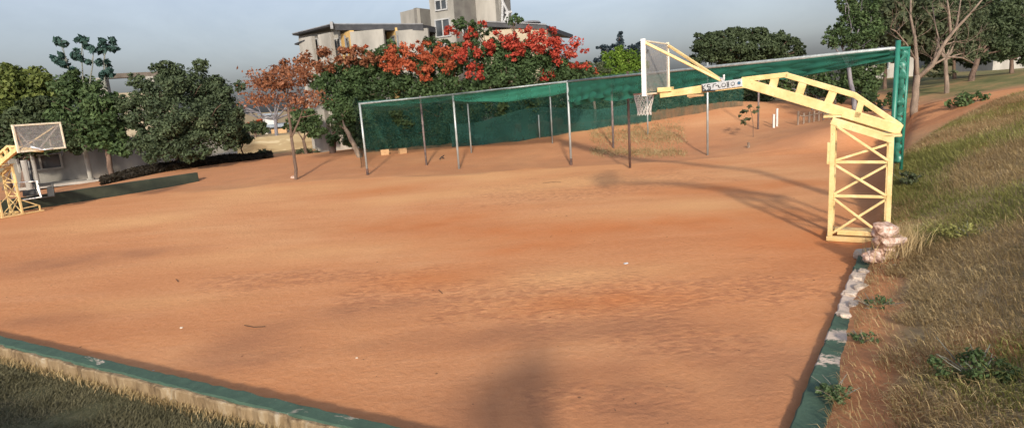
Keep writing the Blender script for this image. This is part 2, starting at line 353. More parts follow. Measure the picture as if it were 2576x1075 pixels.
def ground_hit(u, v):
    """where the sight line through (u, v) meets the ground"""
    o = np.array([0, 0, CAM_H]); d = Fw + Rt*(u-1288)/F_PX - Up*(v-537.5)/F_PX
    w = np.arange(3, 90, .1); P = o + d[None]*w[:, None]; h = H(P[:, 0], P[:, 1]); k = np.argmax(P[:, 2] < h)
    if k == 0: k = len(w)-1
    return Vector((P[k, 0], P[k, 1], float(h[k]))), w[k]
def gz(p): return float(H(np.array([p[0]]), np.array([p[1]]))[0])
def axis(a, b, fine, lo, hi, g=1.22):
    xs = list(np.arange(a, b+1e-6, fine)); s = fine; x = b
    while x < hi: s *= g; x += s; xs.append(x)
    s = fine; x = a
    while x > lo: s *= g; x -= s; xs.insert(0, x)
    return np.array(xs)
xs = axis(-14, 14, .17, -1500, 1500); ys = axis(2, 30, .17, -300, 2000)
X, Y = np.meshgrid(xs, ys); Z = H(X, Y)
t1 = t_out1(X, Y); t2 = t_out2(X, Y)
def pn(x, y, s, seed=0):
    return np.array([noise.noise(Vector((a*s+seed, b_*s, seed*.37))) for a, b_ in zip(x.ravel(), y.ravel())]).reshape(x.shape)
nzA = pn(X, Y, .45, 3.1); nzB = pn(X, Y, 1.7, 9.2)
# rough ground: small lumps off the court, foot-scuffed patches on it
court = sst(-t2, -.1, .2)*sst(-t1, -.1, .2)
sc0_ = np.zeros_like(X)
for u_, v_, ru_ in [(1010, 690, .75), (1110, 740, .8), (1560, 760, .9), (1640, 745, .7), (1950, 715, .8), (1860, 730, .6), (1560, 840, .6), (1780, 865, .55), (1730, 862, .4), (1590, 1005, .45), (1390, 480, 2.6), (1550, 455, 2.6), (960, 740, .7), (1350, 1000, .4), (1250, 790, .8), (1440, 700, .6), (640, 700, .8), (800, 700, .6), (1400, 720, .7)]:
    p_, _w = ground_hit(u_, v_); sc0_ += np.exp(-((X-p_.x)/(ru_*1.5))**2-((Y-p_.y)/ru_)**2)
scuff = sst(sc0_*1.0+.8*pn(X, Y, 1.3, 21.)+.25*pn(X, Y, 4., 2.), .38, 1.05)*court
Z = Z + (.05*nzA+.035*nzB)*(1-court)*(np.hypot(X, Y) < 60) + scuff*.02*pn(X, Y, 4.2, 5.) + court*.012*pn(X, Y*1.6, 1.9, 7.)
me = bpy.data.meshes.new('ground'); nx, ny = len(xs), len(ys)
V = np.stack([X, Y, Z], -1).reshape(-1, 3)
ii = np.arange(nx*ny).reshape(ny, nx); Fq = np.stack([ii[:-1, :-1], ii[:-1, 1:], ii[1:, 1:], ii[1:, :-1]], -1).reshape(-1, 4)
me.vertices.add(len(V)); me.vertices.foreach_set('co', V.ravel()); me.loops.add(Fq.size); me.loops.foreach_set('vertex_index', Fq.ravel())
me.polygons.add(len(Fq)); me.polygons.foreach_set('loop_start', np.arange(0, Fq.size, 4)); me.polygons.foreach_set('loop_total', np.full(len(Fq), 4))
me.update()
me.polygons.foreach_set('use_smooth', np.ones(len(Fq), bool))
# grassy mask: bank on the right, near-left lawn, far right meadow
bank = sst(t2, .25, .9)*(1-sst(t2, 24, 30))*sst(nzA*1.0 + nzB*.5 + .85 + .2*(t2-1.0), .25, .55)
DIR = np.degrees(np.arctan2(X, Y))
gully = sst(DIR, 34, 35.5)*(1-sst(DIR, 41, 43))*sst(Y, 14.5, 16.5)*(1-sst(Y, 26, 34))
bank = bank*(1-gully*.9)
bank *= (1-sst(Y, 17.5, 20)*(1-sst(DIR, 41.5, 43.5)))
lawn = sst(t1, .12, .26)*(1-sst(t2, -.3, .6))
mead = np.maximum(sst(np.hypot(X, Y)+nzA*6, 45, 50), sst(np.hypot(X, Y)+nzA*4, 37, 41)*sst(DIR, 31, 34))
leftb = sst(-X, 14, 17)*sst(Y, 24, 30)*0
sK = (X-K2a[0])*d2[0]+(Y-K2a[1])*d2[1]
bank *= 1-.9*sst(.85+.45*nzB+.3*nzA-t2, 0, .35)*(sK < 6)
gm = np.clip(np.maximum(np.maximum(bank, lawn), mead), 0, 1)
ca = me.attributes.new('grassy', 'FLOAT', 'POINT'); ca.data.foreach_set('value', gm.ravel().astype(np.float32))
sc_ = me.attributes.new('scuff', 'FLOAT', 'POINT'); sc_.data.foreach_set('value', scuff.ravel().astype(np.float32))
def spots_field(lst):
    f_ = np.zeros_like(X)
    for u_, v_, ax_, ay_ in lst:
        p_, _w = ground_hit(u_, v_); f_ += np.exp(-((X-p_.x)/ax_)**2-((Y-p_.y)/ay_)**2)
    return np.clip(f_, 0, 1)
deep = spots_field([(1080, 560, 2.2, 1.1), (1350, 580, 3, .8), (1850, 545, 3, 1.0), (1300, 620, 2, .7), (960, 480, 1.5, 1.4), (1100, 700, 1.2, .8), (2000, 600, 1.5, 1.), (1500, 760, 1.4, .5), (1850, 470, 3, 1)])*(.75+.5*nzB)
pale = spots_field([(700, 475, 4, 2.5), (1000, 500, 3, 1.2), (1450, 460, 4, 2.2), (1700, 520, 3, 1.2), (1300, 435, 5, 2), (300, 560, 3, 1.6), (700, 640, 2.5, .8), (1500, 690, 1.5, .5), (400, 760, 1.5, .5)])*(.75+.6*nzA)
brown = spots_field([(150, 665, 1.8, .8), (320, 640, 1.5, .5), (650, 850, .7, .8), (600, 905, .7, .3), (130, 805, .8, .35), (1300, 1000, 1.2, .7), (1700, 980, 1.6, .8), (1950, 950, 1.2, 1.0), (1200, 850, 1.5, .5), (1650, 820, 1.5, .5), (950, 780, 1, .5), (1450, 1050, 1.5, .5)])*(.8+.6*nzB)  # left-hand spots are cast shadows painted into the soil colour; others browner dirt
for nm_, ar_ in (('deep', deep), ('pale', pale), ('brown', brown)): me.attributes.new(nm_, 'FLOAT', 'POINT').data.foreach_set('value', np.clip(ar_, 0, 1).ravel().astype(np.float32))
me.attributes.new('mead', 'FLOAT', 'POINT').data.foreach_set('value', (mead*sst(DIR, 20, 28)).ravel().astype(np.float32))
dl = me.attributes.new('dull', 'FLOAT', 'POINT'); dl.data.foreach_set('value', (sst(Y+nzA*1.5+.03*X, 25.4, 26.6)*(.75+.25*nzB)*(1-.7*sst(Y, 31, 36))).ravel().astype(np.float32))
lw = me.attributes.new('lawn', 'FLOAT', 'POINT'); lw.data.foreach_set('value', lawn.ravel().astype(np.float32))
m, nt, b = newmat('orange_dirt'); v = coord(nt)
big = nz(nt, v, .16, 4, .55, .4); vs_ = coord(nt, (.16, 1.0, 1), math.radians(26)); streak = nz(nt, vs_, 1.0, 6, .62, .8); fine = nz(nt, v, 9, 6, .7)
base = ramp(nt, big, [(.34, (.57, .215, .078)), (.5, (.66, .28, .112)), (.64, (.72, .36, .16))])
base = mix(nt, .30, base, ramp(nt, streak, [(.33, (.42, .17, .078)), (.5, (.56, .26, .125)), (.68, (.66, .37, .21))]))
base = mix(nt, .22, base, ramp(nt, fine, [(.3, (.38, .165, .085)), (.7, (.70, .42, .26))]))
at1 = N(nt, 'ShaderNodeAttribute', attribute_name='scuff')
vo = N(nt, 'ShaderNodeTexVoronoi', feature='SMOOTH_F1'); vo.inputs['Scale'].default_value = 7.5; nt.links.new(coord(nt, (1, 1.7, 1), .5), vo.inputs['Vector'])
ft = N(nt, 'ShaderNodeMath', operation='MULTIPLY'); nt.links.new(vo.outputs['Distance'], ft.inputs[0]); nt.links.new(at1.outputs['Fac'], ft.inputs[1])
fd = ramp(nt, nz(nt, v, 5.5, 4, .6, .5), [(.42, (1, 1, 1)), (.56, (0, 0, 0))]); fdm = N(nt, 'ShaderNodeMath', operation='MULTIPLY'); nt.links.new(fd, fdm.inputs[0]); nt.links.new(at1.outputs['Fac'], fdm.inputs[1])
fd2 = N(nt, 'ShaderNodeMath', operation='MULTIPLY'); nt.links.new(fdm.outputs[0], fd2.inputs[0]); fd2.inputs[1].default_value = .5
base = mix(nt, fd2.outputs[0], base, (.36, .15, .08))
# sparse dark specks of litter and grit
v2 = N(nt, 'ShaderNodeTexVoronoi'); v2.inputs['Scale'].default_value = 1.9; nt.links.new(v, v2.inputs['Vector'])
spk = ramp(nt, v2.outputs['Distance'], [(0, (1, 1, 1)), (.025, (1, 1, 1)), (.045, (0, 0, 0))])
base = mix(nt, spk, base, (.13, .07, .04))
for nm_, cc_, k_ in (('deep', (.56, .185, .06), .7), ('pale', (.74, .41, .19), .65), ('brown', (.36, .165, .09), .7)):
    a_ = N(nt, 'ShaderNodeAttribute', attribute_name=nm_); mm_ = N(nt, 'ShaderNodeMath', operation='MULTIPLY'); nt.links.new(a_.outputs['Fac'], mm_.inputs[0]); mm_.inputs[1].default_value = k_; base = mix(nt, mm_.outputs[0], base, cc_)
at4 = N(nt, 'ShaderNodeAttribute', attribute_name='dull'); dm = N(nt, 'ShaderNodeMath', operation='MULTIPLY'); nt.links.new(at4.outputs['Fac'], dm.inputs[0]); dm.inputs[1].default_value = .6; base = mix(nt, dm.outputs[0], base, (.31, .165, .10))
gr = ramp(nt, nz(nt, coord(nt, (1, 1, 1)), 1.2, 6, .7), [(.3, (.22, .19, .10)), (.5, (.34, .25, .145)), (.66, (.42, .31, .18))])
at5 = N(nt, 'ShaderNodeAttribute', attribute_name='mead'); gr = mix(nt, at5.outputs['Fac'], gr, ramp(nt, nz(nt, v, .5, 5, .7), [(.35, (.11, .12, .05)), (.52, (.20, .18, .08)), (.66, (.36, .22, .11))]))
ld = ramp(nt, nz(nt, v, 5, 6, .7), [(.35, (.075, .075, .038)), (.6, (.13, .125, .07)), (.75, (.18, .15, .09))])
at2 = N(nt, 'ShaderNodeAttribute', attribute_name='grassy'); at3 = N(nt, 'ShaderNodeAttribute', attribute_name='lawn')
gr = mix(nt, at3.outputs['Fac'], gr, ld)
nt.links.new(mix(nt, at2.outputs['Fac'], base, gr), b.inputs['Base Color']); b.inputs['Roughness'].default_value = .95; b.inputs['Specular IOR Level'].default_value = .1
h1 = N(nt, 'ShaderNodeMath', operation='MULTIPLY_ADD'); nt.links.new(ft.outputs[0], h1.inputs[0]); h1.inputs[1].default_value = .6
st2 = N(nt, 'ShaderNodeMath', operation='MULTIPLY_ADD'); nt.links.new(streak, st2.inputs[0]); st2.inputs[1].default_value = .15; nt.links.new(fine, st2.inputs[2])
nt.links.new(st2.outputs[0], h1.inputs[2]); bump(nt, b, h1.outputs[0], .42, .05)
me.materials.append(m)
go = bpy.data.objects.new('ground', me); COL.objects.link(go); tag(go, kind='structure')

# ------------------------------------------------------------------ kerbs
def strip(name, p0, p1, nrm, w, z0, z1, mat, parent, wob=.012, off=0, seg=.12):
    L = np.linalg.norm(p1-p0); n = int(L/seg); mb = MB(); vs = []
    for i in range(n+1):
        p = p0+(p1-p0)*i/n; a = p+nrm*(off+random.uniform(-wob, wob)); b_ = p+nrm*(off+w+random.uniform(-wob, wob)); zt = z1+random.uniform(-wob, wob)*.5
        ch = .018
        vs += [(a[0], a[1], z0), (a[0], a[1], zt-ch), (a[0]+nrm[0]*ch, a[1]+nrm[1]*ch, zt), (b_[0]-nrm[0]*ch, b_[1]-nrm[1]*ch, zt), (b_[0], b_[1], zt-ch), (b_[0], b_[1], z0)]
    fs = []
    for i in range(n):
        for k in range(6): fs.append((i*6+k, i*6+(k+1) % 6, i*6+6+(k+1) % 6, i*6+6+k))
    fs += [tuple(range(6)), tuple(range(n*6+5, n*6-1, -1))]
    mb.add(vs, fs); return mb.build(name, mat, parent)
k1s = K1a - d1*16; k1e = K1a + d1*9.9
kb = thing('kerb', (k1e[0], k1e[1], 0), 'green topped kerb with earthy tan side running along the lower left', 'kerb')
strip('kerb_top', k1s, k1e, n1, .20, .075, .205, M['kerb_green'], kb)
strip('kerb_side', k1s, k1e, n1, .19, -.25, .185, M['kerb_side'], kb, .02, off=.055)
k2s = K2a - d2*1.1; k2e = K2a + d2*6.15
kb = thing('kerb', (k2e[0], k2e[1], 0), 'peeling green and white kerb along the foot of the grassy bank at right', 'kerb')
strip('kerb_top', k2s, k2e, n2, .28, -.1, .09, M['kerb_patchy'], kb)
# pale end stone of the right kerb
p = K2a + d2*6.35 + n2*.12
bm = bmesh.new(); bmesh.ops.create_icosphere(bm, subdivisions=3, radius=1)
for v_ in bm.verts: v_.co = Vector((v_.co.x*.2, v_.co.y*.17, v_.co.z*.12))*(1+.35*noise.noise(v_.co*1.7))
me = bpy.data.meshes.new('kerb_stone'); bm.to_mesh(me); bm.free(); me.materials.append(M['pebble'])
o = bpy.data.objects.new('kerb_stone', me); COL.objects.link(o); o.location = (p[0], p[1], .06); tag(o, 'pale whitish stone at the far tip of the peeling right kerb', 'stone')

# ------------------------------------------------------------------ basketball hoops
def hoop(loc, rz, sc, label, near):
    r = thing('basketball_hoop', loc, label, 'basketball hoop', 'basketball hoops at the two ends of the court', local=True, rz=rz); r.scale = (sc,)*3
    Y_ = M['yellow']; y0, y1 = -.40, .40; x0, x1 = .0, -.95; pw = .085
    def B(name, segs, w=.05, h=.05, mat=Y_, par=r, bevel=.008):
        mb = MB()
        for s_ in segs: mb.bar(s_[0], s_[1], *(s_[2:4] if len(s_) > 2 else (w, h)))
        return mb.build(name, mat, par, bevel=bevel)
    for yy in (y0, y1):
        B('post', [((x0, yy, .1), (x0+.02, yy, 2.34), pw, pw)]); B('post', [((x1, yy, .1), (x1+.03, yy, 1.98), pw, pw)])
        B('sloped_rail', [((x0+.05, yy, 2.335), (x1+.0, yy, 1.96), .10, .14)])
        if near and yy == y0: continue
        for zz in (1.55, .90): B('cross_rail', [((x0-.04, yy, zz), (x1+.05, yy, zz), .055, .055)])
        zt0, zt1 = 2.25, 1.90
        for a0, a1, b0, b1 in ((1.58, 1.58, zt0, zt1), (.93, .93, 1.52, 1.52), (.16, .16, .87, .87)):
            B('cross_brace', [((x0-.04, yy-.012, a0), (x1+.06, yy-.012, b1-.02), .045, .045), ((x0-.04, yy+.034, b0-.02), (x1+.06, yy+.034, a1), .045, .045)])
    for zz, xx in ((2.30, x0+.02), (1.93, x1+.03)):
        B('tie_bar', [((xx, y0+.045, zz), (xx, y1-.045, zz), .05, .05)])
    for q_ in ([((x0, y0+.04, .2), (x0, y1-.04, .86), .03, .03), ((x1, y0+.04, .2), (x1, y1-.04, .86), .03, .03)] if not near else []): B('side_brace', [q_])
    bs = B('base_frame', [((x0+.06, y0-.01, .055), (x1-.06, y0-.01, .055), .11, .09), ((x0+.06, y1+.01, .055), (x1-.06, y1+.01, .055), .11, .09),
                     ((x0+.01, y0+.045, .055), (x0+.01, y1-.045, .055), .10, .088), ((x1-.01, y0+.045, .055), (x1-.01, y1-.045, .055), .10, .088)])
    B('ballast_tray', [((x0-.06, -.12, .13), (x1+.06, -.12, .13), .11, .06), ((x0-.06, .1, .12), (x1+.06, .1, .12), .11, .05), ((x0-.12, .25, .16), (x1+.25, .25, .16), .14, .1)])
    if not near:   # splayed feet seen on the far hoop
        for sy in (-1, 1):
            B('outrigger', [((x0, sy*.45, .72), (x0, sy*1.15, .30), .05, .05), ((x0, sy*1.15, .32), (x0, sy*1.15, .04), .06, .06), ((x0, sy*.45, .05), (x0, sy*1.3, .05), .08, .07), ((x0, sy*.45, .3), (x0, sy*1.15, .34), .05, .04)])
    mb = MB(); mb.box((x0+.075, y1+.01, 1.72), (.06, .05, .42)); mb.build('hinge_plate', Y_, r, bevel=.008)
    mb = MB(); mb.box((x0+.04, 0, 2.41), (.30, .9, .035)); mb.build('cap_plate', Y_, r, bevel=.006); mb = MB(); mb.box((x1+.02, 0, 2.03), (.30, .9, .035)); mb.build('cap_plate', Y_, r, bevel=.006)
    # the arm: sloping truss then level box beam
    arm = MB(); yc = .02
    arm.bar((-1.08, yc, 2.10), (1.64, yc, 3.125), .15, .19); lo = arm.build('lower_chord', Y_, r, bevel=.012)
    arm = MB(); arm.bar((1.60, yc, 3.135), (3.42, yc, 2.99), .15, .20, w1=.12, h1=.13); arm.build('boom', Y_, r, bevel=.012)
    arm = MB(); arm.bar((-1.06, yc, 2.17), (-.30, yc, 2.78), .13, .10); arm.bar((-.32, yc, 2.77), (.90, yc, 3.235), .13, .105); arm.bar((.86, yc, 3.24), (1.72, yc, 3.20), .13, .10); arm.build('upper_chord', Y_, r, bevel=.01)
    for a, b_ in (((1.16, 2.90), (1.09, 3.20)), ((.68, 2.74), (.58, 3.08)), ((.17, 2.55), (.05, 2.88)), ((-.36, 2.35), (-.42, 2.66))):
        B('web_plate', [((a[0], yc, a[1]), (b_[0], yc, b_[1]), .11, .15)], bevel=.008)
    # struts and backboard
    bx = 3.50; zb, zt, hw = 3.035, 4.115, .90
    for sy in (-1, 1):
        B('strut', [((2.13, yc+sy*.05, 3.215), (bx-.03, sy*(hw-.03), zt-.04), .055, .055)])
    bd = MB(); bd.box((bx, 0, (zb+zt)/2), (.022, 2*hw-.08, zt-zb-.08)); bo = bd.build('backboard', M['acrylic'], r)
    f = MB(); fw = .075
    sn = 1 if near else -1; f.box((bx, sn*hw, (zb+zt)/2), (.085, fw, zt-zb+fw)); f.build('frame', M['white'] if near else M['board_frame'], bo, bevel=.006)
    f = MB(); f.box((bx, -sn*hw, (zb+zt)/2), (.06, fw*.8, zt-zb+fw)); f.build('frame', M['board_frame'], bo, bevel=.006)
    for zz in (zb, zt):
        f = MB(); f.box((bx, 0, zz), (.06 if not near else .045, 2*hw-fw*.95, fw if not near else .035)); f.build('frame', M['board_frame'], bo, bevel=.006)
    if not near:
        B('back_brace', [((bx-.04, -hw, zb+.05), (bx-.04, -.42, zt-.75), .04, .04), ((bx-.04, -.05, zb+.08), (bx-.04, hw-.05, zt-.08), .045, .05), ((bx-.04, -hw+.06, zt-.06), (bx-.04, -.33, zb+.06), .045, .05), ((bx-.045, -.62, zb+.42), (bx-.045, .12, zb+.42), .04, .05), ((bx-.05, -.25, zb+.05), (bx-.05, -.25, zb+.42), .04, .05), ((bx-.05, .38, zb+.1), (bx-.05, .38, zb+.42), .04, .05)], mat=M['board_frame'])
    B('mount_block', [((3.15, yc, 3.10), (3.46, yc, 3.10), .22, .10)], bevel=.01)
    # ring and net
    rc = Vector((bx+.30, 0, 3.04)); mb = MB(); R_ = .225
    mb.tube([rc+Vector((R_*math.cos(a), R_*math.sin(a), 0)) for a in np.linspace(0, 2*PI, 25)], .014 if near else .022, 6, False)
    mb.bar((bx+.01, -.07, 3.02), (bx+.09, -.05, 3.03), .03, .05); mb.bar((bx+.01, .07, 3.02), (bx+.09, .05, 3.03), .03, .05)
    ring = mb.build('rim', M['orange_rim'] if near else M['chrome'], r, smooth=True)
    if near:
        mb = MB(); rows = [(R_, 0), (.21, .10), (.185, .2), (.16, .3), (.15, .4), (.155, .47)]; nn = 14
        for j in range(len(rows)-1):
            for k in range(nn):
                for sg in (-.5, .5):
                    a0 = 2*PI*(k+(.5 if j % 2 else 0))/nn; a1 = a0+sg*2*PI/nn
                    mb.tube([rc+Vector((rows[j][0]*math.cos(a0), rows[j][0]*math.sin(a0), -rows[j][1])), rc+Vector((rows[j+1][0]*math.cos(a1), rows[j+1][0]*math.sin(a1), -rows[j+1][1]+random.uniform(-.01, .01)))], .0065, 4, False)
        mb.build('net', M['net_cord'], ring)
        # chrome control plate with raised marks
        L0, L1 = Vector((1.70, yc+.092, 3.145)), Vector((2.50, yc+.092, 3.085)); ax = (L1-L0).normalized(); upv = Vector((0, -1, 0)).cross(ax)*-1
        if upv.z < 0: upv = -upv
        c = (L0+L1)/2; mb = MB(); mb.bar(L0, L1, .03, .155); pl = mb.build('control_plate', M['chrome'], r, bevel=.004)
        yy = yc+.112
        def PT(s_, t_, y=yy): q = c - ax*(s_) + upv*t_; return Vector((q.x, y, q.z))   # s to the right in view
        # characters stroke by stroke: K 5 7 L o I o
        strokes = {'K': [((-.385, -.055), (-.385, .055)), ((-.385, 0), (-.325, .055)), ((-.385, 0), (-.325, -.055))],
                   '5': [((-.225, .05), (-.285, .05)), ((-.285, .05), (-.285, .005)), ((-.285, .005), (-.225, .005)), ((-.225, .005), (-.225, -.05)), ((-.225, -.05), (-.29, -.05)), ((-.27, -.025), (-.24, -.025))],
                   '7': [((-.165, .045), (-.10, .045)), ((-.165, .045), (-.175, -.02))], 'L': [((-.12, .01), (-.06, .01)), ((-.06, .01), (-.06, -.035)), ((-.06, -.035), (-.02, -.035))],
                   'I': [((.115, -.055), (.115, .055)), ((.14, -.055), (.14, .055))]}
        for ch, ss in strokes.items():
            mb = MB()
            for a, b_ in ss: mb.bar(PT(*a), PT(*b_), .014, .014)
            mb.build('raised_letter', M['chrome_dark'], pl)
        for s_, rr, mt in ((.045, .042, 'chrome_dark'), (.225, .038, 'chrome_dark'), (.345, .03, 'blue_cap')):
            mb = MB(); mb.tube([PT(s_, 0, yy-.012), PT(s_, 0, yy+.012)], rr, 18); k_ = mb.build('knob', M[mt], pl)
            if mt != 'blue_cap': mb = MB(); mb.tube([PT(s_, 0, yy+.010), PT(s_, 0, yy+.028)], rr*.72, 16); mb.build('knob_face', M['chrome'], pl)
        mb = MB(); mb.box((2.36, yc+.04, 3.02), (.26, .18, .03)); mb.build('clamp_foot', M['chrome_dark'], r, bevel=.004)
        mb = MB(); mb.bar((2.19, yc+.05, 3.27), (2.08, yc+.09, 3.25), .05, .03); mb.tube([(2.06, yc+.09, 3.22), (2.06, yc+.09, 3.33)], .022, 10); mb.bar((2.12, yc+.09, 3.23), (2.02, yc+.09, 3.17), .03, .03); mb.build('clamp', M['chrome'], r, bevel=.004)
        mb = MB(); mb.box((2.66, yc, 2.935), (.34, .10, .05)); mb.bar((2.5, yc, 2.94), (2.8, yc, 2.90), .07, .03); mb.build('boom_shoe', M['crate'], r, bevel=.006)
    else:
        mb = MB(); mb.tube([(bx+.06, -.45, 3.20), (bx+.16, -.25, 3.10), (bx+.22, -.06, 3.05)], [.05, .045, .03], 10); mb.build('rim_bracket', M['chrome'], r, smooth=True)
        mb = MB(); mb.bar((bx+.02, .12, 2.80), (bx+.12, .70, 2.82), .05, .05); mb.bar((bx+.12, .66, 2.68), (bx+.12, .70, 2.92), .06, .06); mb.build('latch_rail', M['chrome_dark'], r, bevel=.005)
    return r
lat = Vector((.515, .857, 0)); o_ = Vector((6.182, 11.21, 0)) + lat*.4
hoop(o_, math.radians(149), 1.0, 'large pale-yellow basketball hoop with cross-braced tower and chrome plate on its long arm', True)
hoop(Vector((-18.5, 21.8, 0)), math.radians(-25), .8, 'far yellow basketball hoop at the left edge with splayed feet and clear board', False)

# ------------------------------------------------------------------ practice net enclosure
cage = thing('practice_net_enclosure', (2.76, 26.1, 0), 'long green netted practice cage on steel pipe posts behind the court', 'net enclosure')
def post_at(u, v, vt, mat, r=.045, foot=None, ztop=None, name='post', par=None, lean=0):
    p, w = ground_hit(u, v)
    vh = 240-.067*(u-1288)
    # height whose picture row is vt
    zt = p.z
    for _ in range(60):
        q = Vector((p.x, p.y, zt)); d = np.array(q)-np.array([0, 0, CAM_H]); ww = d@Fw; vv = 537.5-F_PX*(d@Up)/ww
        zt += (vv-vt)*ww/F_PX*.8
    top = Vector((p.x, p.y, zt)); mb = MB(); mb.tube([p-Vector((0, 0, .15)), top+Vector((0, 0, .05))], r, 8); o = mb.build(name, mat, par or cage, smooth=True)
    if foot: mb = MB(); mb.tube([p-Vector((0, 0, .1)), p+Vector((0, 0, .3))], r*1.25, 8); f = mb.build('rusted_foot', M['rust'], o)
    return p, top
tops = []
for u, v, vt, m_, r_, ft in [(925, 440, 261, 'silver', .05, 1), (1155, 425, 238, 'silver', .05, 0), (1437, 415, 205, 'silver', .052, 1)]:
    p, t_ = post_at(u, v, vt, M[m_], r_, ft); tops.append(t_)
for u, v, vt, m_, r_ in [(1073, 415, 243, 'rust_grey', .05), (1186, 385, 262, 'silver', .04), (1390, 361, 212, 'silver', .04), (1358, 348, 291, 'silver', .035), (1543, 372, 205, 'rust_grey', .055), (1780, 390, 160, 'silver', .048), (1907, 325, 168, 'rust_grey', .05), (1630, 340, 240, 'silver', .035)]:
    post_at(u, v, vt, M[m_], r_)
p, _ = post_at(1585, 423, 183, M['rust'], .05)
# big end post by the hoop
pe = Vector((8.50, 13.05, 0)); te = at(2222, 104, np.array(Vector((8.5, 13.05, 3.9))-Vector((0, 0, CAM_H)))@Fw); te = Vector((8.5, 13.05, te.z))
mb = MB(); mb.tube([pe-Vector((0, 0, .3)), te], .05, 10); mb.build('post', M['green_pipe'], cage, smooth=True)
pb2 = pe + Vector((.27, .06, 0)); mb = MB(); mb.tube([Vector((pb2.x, pb2.y, 1.0)), Vector((pb2.x, pb2.y, te.z-.14))], .035, 8); mb.build('post', M['green_pipe'], cage, smooth=True)
mb = MB(); mb.tube([te-Vector((0, 0, .17)), Vector((pb2.x, pb2.y, te.z-.17))], .035, 8); mb.build('top_rail', M['green_pipe'], cage)
# top rails
te2 = te - Vector((0, 0, .16))
mb = MB(); mb.tube(tops[:2], .045, 8); mb.tube(tops[1:3], .045, 8); mb.tube([tops[2], te2], .045, 8); mb.build('top_rail', M['silver'], cage, smooth=True)
# rolled net standing between the two end posts
mb = MB(); pts = []; rad = []
for i in range(46):
    t_ = i/45; z = 1.15+(te.z-1.40)*t_+.02; pts.append(((pe.x+pb2.x)/2+.015*math.sin(i*.9), (pe.y+pb2.y)/2+.02*math.sin(i*1.7), z)); rad.append(.072+.016*math.sin(i*1.3)+.010*math.sin(i*2.9))
mb.tube(pts, rad, 14); mb.build('rolled_net', M['bundle'], cage, smooth=True)
# draped green net below the right rail, folded
def drape(a, b_, n, m_, depth, fold, mat, name, seed=0):
    a, b_ = Vector(a), Vector(b_); d = (b_-a); L = d.length; d.normalize(); nv = Vector((-d.y, d.x, 0)).normalized(); vs = []; fs = []
    for i in range(n+1):
        t_ = i/n; p = a+(b_-a)*t_; dp = depth(t_)
        for j in range(m_+1):
            s_ = j/m_
            off = fold*(math.sin(t_*L*5.2+seed+s_*1.5)*s_ + .6*math.sin(s_*14+t_*L*.8+seed)*(.3+s_))
            q = p - Vector((0, 0, dp*s_)) + nv*off + Vector((0, 0, .02*math.sin(t_*L*3.1+seed)*s_)); vs.append(q)
    for i in range(n):
        for j in range(m_):
            k = i*(m_+1)+j; fs.append((k, k+1, k+m_+2, k+m_+1))
    mb = MB(); mb.add(vs, fs); return mb.build(name, mat, cage, smooth=True)
drape(tops[2], te2, 160, 10, lambda t_: .85-.55*t_+.05*math.sin(t_*17)+.03*math.sin(t_*41), .05, M['net_band'], 'hanging_net', 2)
drape(tops[2]+Vector((0, .15, -.02)), te2+Vector((-.1, .12, -.02)), 160, 10, lambda t_: 1.05-.78*t_+.06*math.sin(t_*23+1), .08, M['net_band'], 'hanging_net', 5)
drape(tops[0], tops[1], 50, 8, lambda t_: .10+.08*math.sin(PI*t_)+.10*t_, .03, M['net_roof'], 'hanging_net', 1)
drape(tops[1], tops[2], 60, 8, lambda t_: .26+.22*math.sin(PI*t_)+.2*t_, .06, M['net_band'], 'hanging_net', 3)
# roof net: sags between the front rail and the back row
def sheet(corners, n, m_, sag, mat, name, fold=0):
    a, b_, c, d = [Vector(q) for q in corners]; vs = []; fs = []
    for i in range(n+1):
        for j in range(m_+1):
            s_, t_ = i/n, j/m_; p = a.lerp(b_, s_).lerp(d.lerp(c, s_), t_)
            p = p - Vector((0, 0, sag*math.sin(PI*t_)*(.55+.45*abs(math.sin(PI*s_*3)))+fold*math.sin(s_*60)*t_)); p.y += fold*math.sin(s_*43)
            vs.append(p)
    for i in range(n):
        for j in range(m_): k = i*(m_+1)+j; fs.append((k, k+1, k+m_+2, k+m_+1))
    mb = MB(); mb.add(vs, fs); return mb.build(name, mat, cage, smooth=True)
bk = [at(915, 282, 33), at(1500, 236, 34)]
zr = tops[0].z
sheet([tops[0], tops[2], Vector((bk[1].x, bk[1].y, 3.5)), Vector((bk[0].x, bk[0].y, 3.4))], 60, 14, .55, M['net_roof'], 'roof_net')
# back net, hanging to the ground behind the dirt
def back(us, zt, mat, name, w0, top_v=None, jag=0):
    vs = []; n = len(us)-1; m_ = 10
    seq = []
    for k in range(n):
        for i in range(24): seq.append((us[k][0]+(us[k+1][0]-us[k][0])*i/24, us[k][1]+(us[k+1][1]-us[k][1])*i/24))
    seq.append(us[-1]); fs = []
    for i, (u, w) in enumerate(seq):
        p = at(u, 300, w); zg = gz(p)-.02; z1 = zg+zt(u)
        for j in range(m_+1):
            t_ = j/m_; vs.append((p.x+.03*math.sin(i*.5+j), p.y+.10*math.sin(i*.45+j*.5)*(1-t_*.5), zg+(z1-zg)*t_))
    for i in range(len(seq)-1):
        for j in range(m_): k = i*(m_+1)+j; fs.append((k, k+1, k+m_+2, k+m_+1))
    mb = MB(); mb.add(vs, fs); return mb.build(name, mat, cage, smooth=True)
back([(905, 34.5), (1180, 34.2), (1450, 35.2), (1700, 36), (1870, 37.5)], lambda u: 3.0-max(0, (u-1600))*.003, M['net_back'], 'back_net', 0)
back([(1130, 33.9), (1300, 34.0), (1450, 34.9), (1640, 35.5)], lambda u: 1.55+.25*math.sin(u*.02)-max(0, (u-1450))*.003, M['net_low'], 'back_net', 0)
back([(893, 29.0), (905, 34.5)], lambda u: 3.3, M['net_back'], 'side_net', 0)

